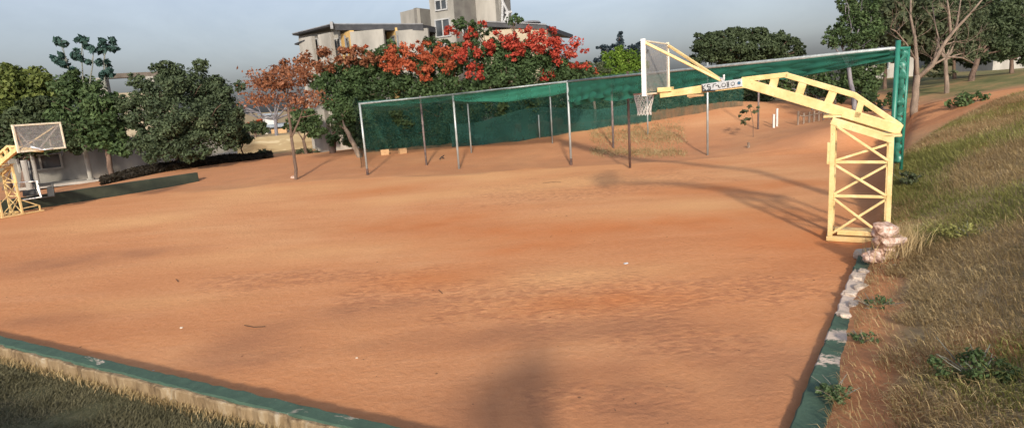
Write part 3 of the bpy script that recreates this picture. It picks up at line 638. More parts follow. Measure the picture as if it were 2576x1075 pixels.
# pickets / stubs on the dirt rise
for i, (u, v, vt) in enumerate([(1946, 321, 289), (1954, 318, 275)]):
    p, w = ground_hit(u, v); mb = MB(); h = (v-vt)*w/F_PX; mb.box((p.x, p.y, p.z+h/2-.05), (.10, .08, h+.1)); mb.box((p.x, p.y, p.z+h+.012), (.115, .095, .03))
    tag(mb.build('marker_post', M['wall_white'], bevel=.01), ('shorter' if i == 0 else 'taller')+' of two white marker posts standing together on the dirt rise', 'post', 'white marker posts on the dirt rise')
p, w = ground_hit(1883, 372); mb = MB(); mb.tube([p-Vector((0, 0, .1)), p+Vector((0, 0, .24))], [.07, .06], 8); tag(mb.build('stump', M['bark_pale']), 'short pale stump standing alone on the dirt behind the court', 'stump')
pf, wf = ground_hit(2060, 291)
fn = thing('picket_fence', pf, 'low weathered fence of thin pale pickets seen under the long hoop arm', 'fence')
prev = None
for i, (u, v, vt) in enumerate([(2008, 296, 262), (2022, 295, 268), (2036, 293, 266), (2048, 291, 264), (2060, 290, 262), (2072, 289, 261), (2086, 287, 254), (2100, 285, 240)]):
    p = at(u, v, 31.5+(i*.15)); p.z = gz(p); h = (v-vt)*32/F_PX; mb = MB(); mb.bar(p-Vector((0, 0, .1)), p+Vector((0, 0, h)), .09, .05); mb.build('picket', M['bark_pale'], fn)
    q = p+Vector((0, -.05, h*.7)); 
    if prev: mb = MB(); mb.bar(prev, q, .03, .04); mb.build('rail', M['bark_pale'], fn)
    prev = q
for i, (u, v) in enumerate([(967, 390), (1012, 387)]):
    p, w = ground_hit(u, v); p.y += .2; mb = MB(); mb.box((p.x, p.y, p.z+.13), (.46 if i == 0 else .42, .3, .34), .3+.2*i)
    tag(mb.build('concrete_block', M['crate'], bevel=.02), ('left' if i == 0 else 'right')+' one of two tan blocks on the dirt inside the net cage', 'block', 'tan blocks inside the net cage')

# ------------------------------------------------------------------ buildings
def quad_wall(mb, a, b_, z0, z1, th=.3):
    a, b_ = Vector((a[0], a[1], 0)), Vector((b_[0], b_[1], 0)); d = (b_-a).normalized(); n = Vector((d.y, -d.x, 0))
    if n.dot(-a) < 0: n = -n
    q = [a, b_, b_-n*th, a-n*th]; mb.hexa([p+Vector((0, 0, z)) for z in (z0, z1) for p in q]); return n
def window_on(a, b_, s0, s1, z0, z1, par, fm='frame_white', cols=2, out=.06, sill=True):
    """framed window standing a little proud of the wall a-b between fractions s0..s1"""
    a, b_ = Vector((a[0], a[1], 0)), Vector((b_[0], b_[1], 0)); d = (b_-a).normalized(); n = Vector((d.y, -d.x, 0))
    if n.dot(-a) < 0: n = -n
    p0 = a+(b_-a)*s0+n*out*.5; p1 = a+(b_-a)*s1+n*out*.5; z = Vector((0, 0, 1)); mb = MB(); t = .09
    mb.bar(p0+z*z0, p0+z*z1, out*1.5, t) if False else None
    for q in [p0+(p1-p0)*i/cols for i in range(cols+1)]: mb.hexa([q+d*dx+n*dy+z*zz for zz in (z0, z1) for dx, dy in ((-t/2, -out), (t/2, -out), (t/2, out), (-t/2, out))])
    for zz0 in (z0-t/2, z1-t/2): mb.hexa([q+n*dy+z*(zz0+zz) for zz in (0, t) for q, dy in ((p0-d*t/2, -out*1.1), (p1+d*t/2, -out*1.1), (p1+d*t/2, out*1.1), (p0-d*t/2, out*1.1))])
    w = mb.build('window', M[fm], par)
    mb = MB(); mb.hexa([q+n*dy+z*zz for zz in (z0, z1) for q, dy in ((p0, -out*.6), (p1, -out*.6), (p1, out*.3), (p0, out*.3))]); mb.build('pane', M['glass'], w)
def zrow(u, v, w): return at(u, v, w).z
BW = 44.0
bld = thing('apartment_building', at(1000, 383, BW), 'grey concrete apartment block with flat dark roof and tall tower above red flowering trees', 'building')
G0 = -.5
def XY(u, w, v=100): p = at(u, v, w); return (p.x, p.y)
P = {k: XY(*a) for k, a in dict(a=(751, 46), b=(784, 44.9), c=(784, 46.2), d=(801, 45.6), e=(801, 44.3), f=(832, 43.3), g=(836, 45.0), h=(858, 44.6), i=(882, 42.6), j=(966, 42.2), k=(966, 44.5), l=(974, 44.5), m=(997, 42.2), n=(1078, 41.8)).items()}
ztop = lambda u, v, w: at(u, v, w).z
def panel(k0, k1, z1, mat, name='wall', z0=G0, th=.3):
    mb = MB(); quad_wall(mb, P[k0], P[k1], z0, z1, th); return mb.build(name, M[mat], bld)
za = ztop(760, 97, 46)
panel('a', 'b', za, 'concrete_pale'); panel('c', 'd', za+.1, 'concrete_dark_and_shaded'); panel('e', 'f', ztop(815, 85, 43.8), 'concrete_pale'); panel('g', 'h', ztop(845, 74, 44.8), 'concrete')  # window recess c-d takes darker concrete, its shade put into the colour
panel('h', 'i', ztop(880, 79, 43), 'ochre_wall'); panel('i', 'j', ztop(920, 77, 42.4), 'concrete'); panel('k', 'l', ztop(970, 75, 44.5), 'roof_dark'); panel('l', 'm', ztop(990, 74, 43), 'ochre_wall'); panel('m', 'n', ztop(1030, 75, 42), 'concrete')  # gap k-l is near black: the dark of the recess is painted on
window_on(P['c'], P['d'], .25, .95, ztop(790, 126, 46), ztop(790, 99, 46), bld, cols=1)
window_on(P['g'], P['h'], .2, .95, ztop(848, 121, 44.8), ztop(848, 98, 44.8), bld, cols=2)
window_on(P['h'], P['i'], .58, .8, ztop(872, 118, 43.5), ztop(872, 98, 43.5), bld, fm='concrete_dark_and_shaded', cols=1)
window_on(P['l'], P['m'], .55, .92, ztop(990, 112, 43), ztop(990, 93, 43), bld, fm='concrete_dark_and_shaded', cols=1)
# roof slab of the wing: sloping eave to the left
r1, r2, r3 = at(736, 89, 46.5), at(841, 63, 43.2), at(1064, 63, 41.6)
bkv = Vector((3, 9, 0)).normalized()*9
mb = MB(); up = Vector((0, 0, .35))
mb.hexa([r1, r2, r2+bkv, r1+bkv, r1+up*.25, r2+up*.25, r2+bkv+up*.25, r1+bkv+up*.25])
mb.hexa([r2-Vector((0, 0, .36)), r3-Vector((0, 0, .36)), r3+bkv-Vector((0, 0, .36)), r2+bkv-Vector((0, 0, .36)), r2+up*.1, r3+up*.1, r3+bkv+up*.1, r2+bkv+up*.1])
rf = mb.build('roof', M['roof_dark'], bld)
mb = MB(); mb.bar(r1+Vector((0, -.03, .12)), r2+Vector((0, -.03, .12)), .06, .06); mb.bar(r2+Vector((0, -.03, .07)), r3+Vector((0, -.03, .07)), .06, .06); mb.build('gutter', M['roof_edge'], rf)
mb = MB(); q = at(836, 73, 43.0); mb.bar(q, q+Vector((0, 0, .5)), .2, .2); mb.build('roof_bracket', M['roof_edge'], rf)
mb = MB(); e0, e1 = at(741, 113, 46.2), at(778, 99, 45.2); mb.hexa([e0, e1, e1+Vector((.3, 1, 0)), e0+Vector((.3, 1, 0)), e0+up*.3, e1+up*.3, e1+Vector((.3, 1, 0))+up*.3, e0+Vector((.3, 1, 0))+up*.3]); mb.build('lower_eave', M['roof_dark'], bld)
# dark soffit walls behind the eave
mb = MB(); quad_wall(mb, XY(752, 47), XY(840, 45.2), G0, ztop(800, 84, 46), .3); mb.build('wall', M['concrete'], bld)
# lower wing walls visible between the trunks
mb = MB(); quad_wall(mb, XY(788, 41, 330), XY(822, 40.4, 330), -.6, 6, .4); mb.build('wall', M['concrete_pale'], bld)
mb = MB(); quad_wall(mb, XY(816, 41.3, 330), XY(836, 41.1, 330), -.6, 6.2, .3); mb.build('wall', M['concrete_dark_and_shaded'], bld)
mb = MB(); quad_wall(mb, XY(832, 40.4, 330), XY(900, 40.0, 330), -.6, 6, .4); mb.build('wall', M['concrete_pale'], bld)
mb = MB(); 
for u_ in (868, 1000): q = at(u_, 90, 42.2); mb = MB(); mb.tube([Vector((q.x, q.y-.1, -.4)), Vector((q.x, q.y-.1, q.z))], .06, 6); mb.build('drain_pipe', M['roof_edge'], bld)
# tower
T = {k: XY(*a) for k, a in dict(a=(1013, 47), b=(1055, 45.5), c=(1094, 47), d=(1088, 44), e=(1148, 43), f=(1203, 45.2), g=(1261, 44), h=(1290, 45.5)).items()}
def tp(k0, k1, z1, mat, v0=None): mb = MB(); quad_wall(mb, T[k0], T[k1], G0, z1, .3); return mb.build('wall', M[mat], bld)
tp('a', 'b', ztop(1030, 27, 46), 'concrete_pale'); tp('b', 'c', ztop(1070, 23, 46), 'concrete_dark_and_shaded'); H_ = ztop(1150, -70, 44)
tp('d', 'e', H_, 'concrete'); tp('e', 'f', H_, 'concrete_dark_and_shaded'); tp('f', 'g', H_, 'concrete_pale'); tp('g', 'h', H_, 'concrete_dark_and_shaded')  # tower faces turned from the sun: shade painted in as darker concrete
window_on(T['d'], T['e'], .27, .74, ztop(1117, 27, 43.5), ztop(1117, 3, 43.5), bld)
window_on(T['d'], T['e'], .2, .8, ztop(1117, 92, 43.5), ztop(1117, 50, 43.5), bld)
window_on(T['d'], T['e'], .2, .8, ztop(1117, 160, 43.5), ztop(1117, 110, 43.5), bld)
window_on(T['e'], T['f'], .3, .75, ztop(1170, 90, 44), ztop(1170, 66, 44), bld)
mb = MB()
for (u0, v0, u1, v1) in ((1266, -60, 1262, 95), (1262, 0, 1278, 32), (1266, 60, 1280, 30), (1270, 33, 1288, 30), (1276, 32, 1281, 95)): mb.tube([at(u0, v0, 43.3), at(u1, v1, 43.3)], .09, 6)
mb.build('drain_pipe', M['frame_white'], bld)
mb = MB(); q = at(1332, 59, 43); mb.tube([q-Vector((0, 0, .3)), q, q+Vector((0, 0, .12))], [.08, .85, .7], 18); mb.build('roof_dish', M['roof_edge'], bld)
# low roofed block on the right of the tower
c0, c1, c2 = XY(1212, 42.5), XY(1376, 41.5), XY(1386, 44)
mb = MB(); quad_wall(mb, c0, c1, G0, ztop(1300, 72, 42), .3); quad_wall(mb, c1, c2, G0, ztop(1380, 75, 42.5), .3); mb.build('wall', M['beige_wall'], bld)
s0, s1 = at(1209, 55, 42.1), at(1374, 63, 41.2); mb = MB(); mb.hexa([s0-Vector((0, 0, .3)), s1-Vector((0, 0, .3)), s1+bkv-Vector((0, 0, .3)), s0+bkv-Vector((0, 0, .3)), s0, s1, s1+bkv, s0+bkv]); mb.build('roof', M['roof_dark'], bld)
mb = MB(); mb.bar(s0+Vector((0, -.05, .04)), s1+Vector((0, -.05, .04)), .07, .07); mb.build('gutter', M['roof_edge'], bld)

# low building at left, behind the trees
lb = thing('low_building', at(300, 460, 36), 'long low grey building half hidden behind the dark trees at left', 'building')
a, b_, c_ = at(40, 480, 33), at(335, 440, 37.5), at(600, 405, 42)
mb = MB(); quad_wall(mb, a, b_, -.6, 3.0); quad_wall(mb, b_, c_, -.6, 2.2); mb.build('wall', M['concrete'], lb)
aa = a.copy(); bb = b_.copy()
window_on(a, at(330, 440, 37.4), .06, .40, at(110, 425, 34).z, at(110, 388, 34).z, lb, fm='concrete_pale', cols=2, out=.12)
mb = MB(); mb.hexa([at(40, 480, 31.6)*1, at(265, 455, 33.8), at(275, 450, 36.2), at(45, 470, 32.9)]+[q+Vector((0, 0, .14)) for q in (at(40, 480, 31.6), at(265, 455, 33.8), at(275, 450, 36.2), at(45, 470, 32.9))]); mb.build('plinth', M['concrete_pale'], lb)
for u, v, vt, w, r_, du in ((230, 455, 330, 34.2, .13, -7), (82, 500, 400, 28, .14, -8), (98, 470, 380, 32.4, .10, -6)):
    p = at(u, v, w); p.z = min(p.z, gz(p)+.1); q = Vector((p.x, p.y, at(u, vt, w).z)); mb = MB(); mb.tube([p-Vector((0, 0, .3)), q], r_, 12); mb.tube([p, p+Vector((0, 0, .18))], r_*1.6, 12); mb.build('column', M['concrete'], lb, smooth=False)
mb = MB(); p = at(558, 404, 41.0); mb.hexa([q for q in (at(510, 402, 40.5), at(600, 400, 40.8), at(600, 396, 42.2), at(505, 398, 42))]+[Vector((q.x, q.y, at(555, 386, 40.6).z)) for q in (at(510, 402, 40.5), at(600, 400, 40.8), at(600, 396, 42.2), at(505, 398, 42))])
tag(mb.build('low_wall', M['concrete'], bevel=.03), 'squat grey concrete wall block between the round tree and the tan wall', 'wall')
# concrete portal frame with brown beam, and beige block behind
pf_ = thing('portal', at(285, 440, 38), 'tall concrete frame with a brown top beam rising between the trees at left', 'portal')
w_ = 38
mb = MB(); a0 = at(283, 330, w_); z1 = at(280, 196, w_).z; mb.box((a0.x, a0.y, z1/2), (.55, .5, z1), .2); mb.build('column', M['concrete'], pf_, bevel=.02)
a1 = at(398, 300, w_+1.5); mb = MB(); mb.box((a1.x, a1.y, z1/2), (.5, .5, z1), .2); mb.build('column', M['concrete'], pf_, bevel=.02)
mb = MB(); mb.bar(at(262, 193, w_-.2), at(442, 184, w_+2), .7, .30); mb.build('beam', M['beam_brown'], pf_, bevel=.03)
bb_ = thing('beige_block', at(360, 420, 56), 'beige multi-storey building glimpsed behind the concrete frame at left', 'building')
q0, q1 = at(285, 300, 56), at(445, 300, 60); mb = MB(); quad_wall(mb, q0, q1, -1, at(340, 232, 57).z, 5); mb.build('wall', M['beige_wall'], bb_)
for s_ in (.08, .26, .44, .62):
    for zz in ((250, 266), (278, 296)): window_on(q0, q1, s_, s_+.07, at(330, zz[1], 57).z, at(330, zz[0], 57).z, bb_, cols=1, fm='concrete')
# far-left grey pole
p = at(150, 470, 36); p.z = gz(p); t_ = at(134, 186, 36); mb = MB(); mb.tube([p-Vector((0, 0, .2)), Vector((p.x+.2, p.y, t_.z))], [.13, .10], 8); tag(mb.build('utility_pole', M['beam_brown']), 'dark wooden pole topping out beside the tall sparse tree at left', 'pole')

# dark green retaining wall at the far end of the court
g0, g1_ = at(85, 530, 23.6), at(502, 460, 29.0); g0.z = g1_.z = 0
dirw = (g1_-g0).normalized(); g0 = g0 - dirw*8
nn_ = Vector((dirw.y, -dirw.x, 0)); nn_ = nn_ if nn_.dot(-g0) > 0 else -nn_
mb = MB(); q = [g0, g1_, g1_-nn_*.25, g0-nn_*.25]; mb.hexa([p+Vector((0, 0, -.3)) for p in q]+[p+Vector((0, 0, .52)) for p in q])
rw = mb.build('retaining_wall', M['green_wall'], bevel=.015); tag(rw, 'low dark green painted wall along the far left end of the court', 'wall')
# tan wall and houses beyond
tw0, tw1 = at(585, 352, 47), at(960, 325, 50); mb = MB(); quad_wall(mb, tw0, tw1, -1.0, 1, .4)
n_ = len(mb.v); tz0, tz1 = at(600, 350, 47).z, at(785, 333, 49).z
for i, p in enumerate(mb.v): mb.v[i] = (p[0], p[1], (-1.0 if p[2] < 0 else (tz0 if Vector(p[:2]).__sub__(Vector(tw0[:2])).length < 3 else tz1+.1)))
tag(mb.build('boundary_wall', M['tan'], bevel=.02), 'long tan patchy boundary wall in front of the far houses', 'wall')
def house(u0, u1, vt, vb, w, label, roofmat, raised=False):
    p0, p1 = at(u0, vb, w), at(u1, vb, w+1.5); h = thing('house', p0, label, 'house')
    zt = at(u0, vt, w).z; zb = at(u0, vb, w).z-2
    mb = MB(); n = quad_wall(mb, p0, p1, zb, zt, 5); mb.build('wall', M['wall_white'], h)
    d = (p1-p0).normalized(); d.z = 0; off = Vector((d.y, -d.x, 0)); off = off if off.dot(-p0) > 0 else -off
    mb = MB(); q = [p0-d*.6+off*.8, p1+d*.6+off*.8, p1+d*.6-off*5.5, p0-d*.6-off*5.5]; mb.hexa([Vector((x.x, x.y, zt+.03)) for x in q]+[Vector((x.x, x.y, zt+.38)) for x in q]); mb.build('roof', M[roofmat], h)
    for s_ in (.12, .40, .70): window_on(p0, p1, s_, s_+.17, zb+2.1, zt-.35, h, cols=1, fm='concrete_dark_and_shaded')
    if raised:
        m0 = p0.lerp(p1, .15); m1 = p0.lerp(p1, .62); mb = MB(); quad_wall(mb, m0-off*1.5, m1-off*1.5, zt+.38, zt+1.5, 2.5); cw = mb.build('upper_wall', M['wall_white'], h)
        mb = MB(); q = [m0-d*.4-off*1.0, m1+d*.4-off*1.0, m1+d*.4-off*4.3, m0-d*.4-off*4.3]; mb.hexa([Vector((x.x, x.y, zt+1.53)) for x in q]+[Vector((x.x, x.y, zt+1.72)) for x in q]); mb.build('upper_roof', M['roof_blue'], h)
        mb = MB(); c = p0.lerp(p1, .55)+off*.5; mb.box((c.x, c.y, zb+2.5), (1.8, .5, .8), .1); mb.build('porch_panel', M['crate'], h)
    return h
house(668, 732, 322, 345, 72, 'white bungalow with blue-grey roof and raised clerestory beyond the tan wall', 'roof_blue', True)
house(603, 632, 328, 352, 66, 'small white house half hidden at the right edge of the round tree', 'wall_white')
# pale buildings glimpsed through the trees at right
for k, (u0, u1, vt, vb, w, lb_) in enumerate([(2140, 2300, 135, 205, 62, 'pale whitewashed building glimpsed behind the trees right of the green post'), (2500, 2600, 48, 140, 66, 'white building patch glimpsed through the dark trees at the far right')]):
    b0 = thing('pale_building', at(u0, vb, w), lb_, 'building'); p0, p1 = at(u0, vb, w), at(u1, vb, w); mb = MB(); quad_wall(mb, p0, p1, -1, at(u0, vt, w).z, 6); mb.build('wall', M['concrete_pale'], b0)
    mb = MB(); mb.bar(Vector((p0.x-.5, p0.y-.3, at(u0, vt, w).z)), Vector((p1.x+.5, p1.y-.3, at(u0, vt, w).z)), 1.2, .3); mb.build('parapet', M['concrete_pale'], b0)
    for s_ in (.15, .5, .8): window_on(p0, p1, s_, s_+.08, at(u0, vt+45, w).z, at(u0, vt+22, w).z, b0, cols=1)

# ------------------------------------------------------------------ trees
def tree(name, label, base, mat_leaf, blobs, dens, leaf, bark='bark', trunk_r=.16, fork=None, group=None, cat='tree', clump=.28, extra=None, limbs=True, fill=.45, thick=.5, crown='crown', ls=.64):
    """base (u, v, w); blobs (u, v, w, ru, rv) in picture units turned to real sizes at their distance"""
    if len(base) == 2: p, w = ground_hit(*base)
    else: p = at(*base); p.z = gz(p)
    t = thing(name, p, label, cat, group)
    B = [(at(u, v, w), ru*w/F_PX, rv*w/F_PX) for u, v, w, ru, rv in blobs]
    B0 = B
    for c_, a_, b__ in list(B0):
        for _ in range(2):
            th = random.uniform(-.5, PI+.5); k_ = random.uniform(.22, .4); B = B + [(c_+Vector((math.cos(th)*a_*random.uniform(.95, 1.25), random.uniform(-.4, .4)*a_, math.sin(th)*b__*random.uniform(.95, 1.25))), a_*k_, b__*k_)]
    mb = MB()
    f = at(*fork) if fork else p.lerp(sum((b[0] for b in B), Vector())/len(B), .45)
    pts = limb(mb, p-Vector((0, 0, .25)), f, trunk_r, trunk_r*.7, .03, 9, 6)
    if limbs:
        for c, rx, rz in B0: limb(mb, f, c, trunk_r*.5, trunk_r*.15, .06, 6, 5)
        for c, rx, rz in B0:
            for _ in range(3): limb(mb, c.lerp(f, .25), c+Vector((random.uniform(-1, 1)*rx, random.uniform(-1, 1)*rx, random.uniform(-.4, .9)*rz))*.8, trunk_r*.2, .01, .08, 5, 4)
    mb.build('trunk', M[bark], t, smooth=True)
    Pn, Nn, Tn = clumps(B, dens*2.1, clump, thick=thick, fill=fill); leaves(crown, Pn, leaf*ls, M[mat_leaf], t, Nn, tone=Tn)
    if extra:
        for nm, ml, bl, dn, lf in extra:
            B2 = [(at(u, v, w), ru*w/F_PX, rv*w/F_PX) for u, v, w, ru, rv in bl]; Pn, Nn, Tn = clumps(B2, dn*1.9, .34, thick=.1); leaves(nm, Pn, lf*.7, M[ml], t, Nn, tone=Tn)
    return t
# far-left bright crown
tree('tree', 'broad yellow-green tree crowding the left edge above the far hoop', (15, 480, 34), 'leaf_light', [(5, 215, 34, 60, 50), (60, 215, 33, 60, 45), (-60, 250, 34, 80, 80), (95, 250, 33, 40, 45), (30, 270, 33, 70, 45), (110, 225, 34, 25, 25)], 45, .24, trunk_r=.25, fork=(20, 330, 34), clump=.3)
tree('tree', 'dark leafy tree mass behind the far hoop backboard', (60, 482, 32), 'leaf_dark', [(20, 325, 32, 70, 50), (90, 310, 31.5, 60, 50), (140, 290, 32, 50, 50), (170, 340, 31, 45, 45), (60, 370, 32, 60, 35), (130, 365, 31, 40, 25)], 50, .20, trunk_r=.2, fork=(70, 380, 32))
# tree with stalks
t = tree('stalky_tree', 'dark tree with thin stalks ending in leafy tufts above its crown', (288, 460, 31.5), 'leaf_mid', [(170, 215, 31.5, 42, 32), (215, 235, 31.5, 50, 40), (255, 270, 31, 45, 45), (180, 280, 31.5, 50, 45), (230, 320, 31, 60, 40), (180, 340, 31.5, 45, 30), (265, 350, 31, 45, 35), (290, 300, 31.5, 32, 42), (305, 370, 31, 30, 22)], 38, .20, trunk_r=.15, fork=(262, 330, 31.5), clump=.32)
mb = MB(); tuft = []
for (u0, v0, u1, v1, ts) in [(190, 220, 155, 108, [(155, 103, 17, 13), (140, 142, 17, 15), (158, 152, 22, 14)]), (215, 215, 205, 110, [(205, 108, 18, 14), (200, 135, 16, 16), (215, 152, 12, 10)]), (225, 200, 235, 125, [(238, 124, 20, 9)]), (265, 200, 262, 100, [(262, 104, 20, 14), (275, 120, 20, 10), (265, 158, 18, 10), (272, 182, 20, 10), (262, 190, 12, 9)]), (200, 215, 172, 165, [(180, 175, 10, 6)])]:
    limb(mb, at(u0, v0+20, 31.5), at(u1, v1+10, 31.5), .05, .015, .04, 5, 6)
    for (a, b1, ru, rv) in ts: tuft.append((at(a, b1, 31.5), ru*31.5/F_PX, rv*31.5/F_PX)); limb(mb, at(u0*.4+u1*.6, v0*.4+v1*.6, 31.5), at(a, b1, 31.5), .02, .01, .05, 4, 3)
mb.build('stalk', M['stem'], t); Pn, Nn, Tn = clumps(tuft, 75, .4); leaves('tuft', Pn, .17, M['leaf_blue'], t, Nn, tone=Tn)
# big round tree
tree('round_tree', 'large rounded grey-green tree standing behind the low green wall', (455, 415), 'leaf_round', [(480, 215, 32, 70, 50), (400, 235, 31.5, 60, 48), (540, 235, 32.5, 55, 50), (360, 290, 31.5, 55, 50), (450, 290, 30.8, 80, 60), (540, 300, 31.5, 60, 55), (580, 290, 32.5, 38, 50), (420, 355, 31, 60, 42), (500, 360, 31.3, 60, 38), (370, 360, 31.3, 45, 38), (570, 345, 32, 38, 34), (440, 200, 32.3, 45, 35), (385, 395, 31, 25, 16), (480, 395, 31.3, 25, 14)], 62, .145, trunk_r=.17, fork=(462, 375, 32), clump=.24)
tree('small_tree', 'slim young tree at the right edge of the big round tree', (614, 396), 'leaf_dark', [(600, 345, 36, 28, 18), (622, 352, 36, 14, 8), (590, 362, 36, 20, 12)], 60, .16, trunk_r=.06, fork=(608, 355, 36))
# bare grey tree far behind
def bare(name, label, base, fork, dirs, r, L, depth, bark, cat='tree', spread=.55):
    p = at(*base); p.z = min(p.z, gz(p)+.2); t = thing(name, p, label, cat); mb = MB(); f = at(*fork); limb(mb, p-Vector((0, 0, .3)), f, r, r*.8, .03, 8, 6); ends = []
    for d in dirs: ends += twigs(mb, f, d, r*.55, L, depth, spread)
    mb.build('trunk', M[bark], t, smooth=True); return t, ends
random.seed(11)
bare('bare_tree', 'leafless grey tree spreading thin branches between the round tree and the orange one', (700, 372, 50), (692, 300, 50), [(-1, 0, .5), (-.6, .2, 1), (.2, 0, 1), (.9, 0, .8), (-1, .2, .15), (1, .1, .3), (.5, -.2, 1)], .17, 1.6, 4, 'bark_grey')
tree('shrub', 'rusty red bush on the skyline above the white bungalow', (668, 340, 75), 'flower_orange', [(655, 308, 75, 22, 8), (680, 306, 75, 22, 8)], 14, .3, trunk_r=.12, cat='shrub')
tree('tree', 'small dark green tree between the two far white houses', (645, 352, 60), 'leaf_dark', [(640, 318, 60, 28, 14), (660, 325, 60, 20, 12)], 30, .25, trunk_r=.15)
# thin orange tree
random.seed(5)
t, ends = bare('orange_leaved_tree', 'thin-trunked umbrella tree with sparse rusty orange leaves in the open dirt', (745, 450, 27.6), (733, 345, 27.6), [], .085, 1, 1, 'bark')
mb = MB(); f = at(733, 345, 27.6); f2 = at(722, 255, 27.6)
limb(mb, f, f2, .07, .045, .02, 7, 5); top_ = at(714, 190, 27.6); limb(mb, f2, top_, .045, .02, .02, 6, 4)
tips = []
for (u, v, s) in [(640, 200, .4), (620, 215, .5), (655, 175, .3), (690, 165, .2), (740, 170, .2), (640, 240, .6), (775, 200, .6), (800, 255, .8), (820, 225, .6), (790, 175, .5), (700, 210, .3), (660, 222, .5), (620, 265, .9)]:
    st = f.lerp(f2, s+.1) if s > .5 else f2.lerp(top_, s); e = at(u, v, 27.6+random.uniform(-1.2, 1.2)); pts = limb(mb, st, e, .028, .010, .05, 5, 6)
    for k in range(7):
        q = pts[random.randint(2, 5)]; e2 = q+Vector((random.uniform(-.7, .7), random.uniform(-.6, .6), random.uniform(-.1, .45))); limb(mb, q, e2, .010, .004, .05, 4, 3); tips.append(e2); tips.append(q.lerp(e2, .5))
b2 = at(755, 295, 27.8); limb(mb, at(733, 345, 27.6), b2, .05, .04, .15, 6, 5); limb(mb, b2, at(800, 285, 28), .03, .012, .1, 5, 4); limb(mb, b2, at(770, 240, 28), .025, .01, .1, 5, 4)
mb.build('branch', M['bark'], t, smooth=True)
Pn = np.array([np.array(q)+rng.normal(size=3)*np.array([.26, .26, .08]) for q in tips for _ in range(15)]); leaves('leaf_spray', Pn, .085, M['leaf_orange'], t)
tree('bush', 'rounded fresh green bush tree behind the thin orange tree', (770, 375, 38), 'leaf_mid', [(765, 300, 38, 38, 26), (790, 320, 38, 30, 24), (740, 318, 38, 22, 14)], 45, .2, trunk_r=.12, cat='tree')
# flame trees
ft_group = 'flame trees flowering behind the net cage'
tree('flame_tree', 'leftmost flame tree of the row, crown mostly rusty orange before the ochre wall', (835, 388, 36.5), 'leaf_flam', [(835, 205, 36.5, 55, 35), (880, 215, 36, 60, 40), (930, 225, 36, 60, 40), (850, 250, 36, 55, 35), (900, 270, 36, 60, 40), (870, 330, 36, 38, 40), (930, 320, 36.5, 60, 55), (930, 170, 36.5, 44, 26), (970, 180, 36.5, 50, 42), (985, 130, 37, 25, 28), (880, 175, 36.8, 45, 25)], 42, .17, 'bark', .2, (850, 300, 36.3), ft_group, clump=.26,
     extra=[('blossom', 'leaf_orange', [(720, 160, 36.6, 34, 20), (690, 185, 36.6, 30, 18), (870, 160, 35.4, 50, 18), (930, 150, 35.4, 34, 18), (790, 190, 35.8, 40, 16), (770, 165, 36.3, 42, 24), (800, 145, 36, 48, 22), (850, 138, 36, 50, 20), (745, 190, 36.3, 38, 22), (890, 125, 35.8, 40, 14), (820, 170, 35.6, 40, 16), (905, 145, 35.6, 30, 16)], 30, .17), ('flower_spray', 'flower_orange', [(900, 122, 36, 30, 9)], 30, .15)])
tree('flame_tree', 'middle flame tree, wide dark green crown topped with orange-red blossom', (1185, 362, 36), 'leaf_flam', [(1000, 215, 35.5, 60, 45), (1060, 210, 35.5, 60, 45), (1110, 225, 35, 60, 40), (1020, 285, 35.5, 70, 50), (1100, 290, 35.5, 70, 50), (1000, 340, 36, 60, 35), (1080, 345, 36, 55, 28), (1060, 150, 36.5, 50, 30), (1130, 165, 36, 45, 35), (1150, 120, 37, 30, 16), (1085, 108, 37, 30, 14), (1160, 260, 35, 55, 45), (1160, 325, 36, 55, 35)], 42, .17, 'bark_orange', .16, (1175, 310, 36), ft_group, clump=.26,
     extra=[('blossom', 'flower_orange', [(1010, 140, 35.2, 42, 22), (1040, 125, 35.5, 35, 16), (1090, 140, 35, 45, 20), (1130, 140, 35, 38, 22), (1000, 170, 34.6, 36, 14), (1100, 165, 34.4, 36, 14), (1060, 180, 34.2, 28, 12), (1075, 195, 34, 20, 12), (970, 165, 35, 25, 10), (1000, 120, 35.6, 26, 12), (1060, 110, 35.6, 26, 10), (1120, 115, 35.6, 30, 12), (1045, 155, 34.6, 60, 20), (1120, 170, 34.4, 46, 18), (985, 150, 35, 40, 16)], 44, .14)])
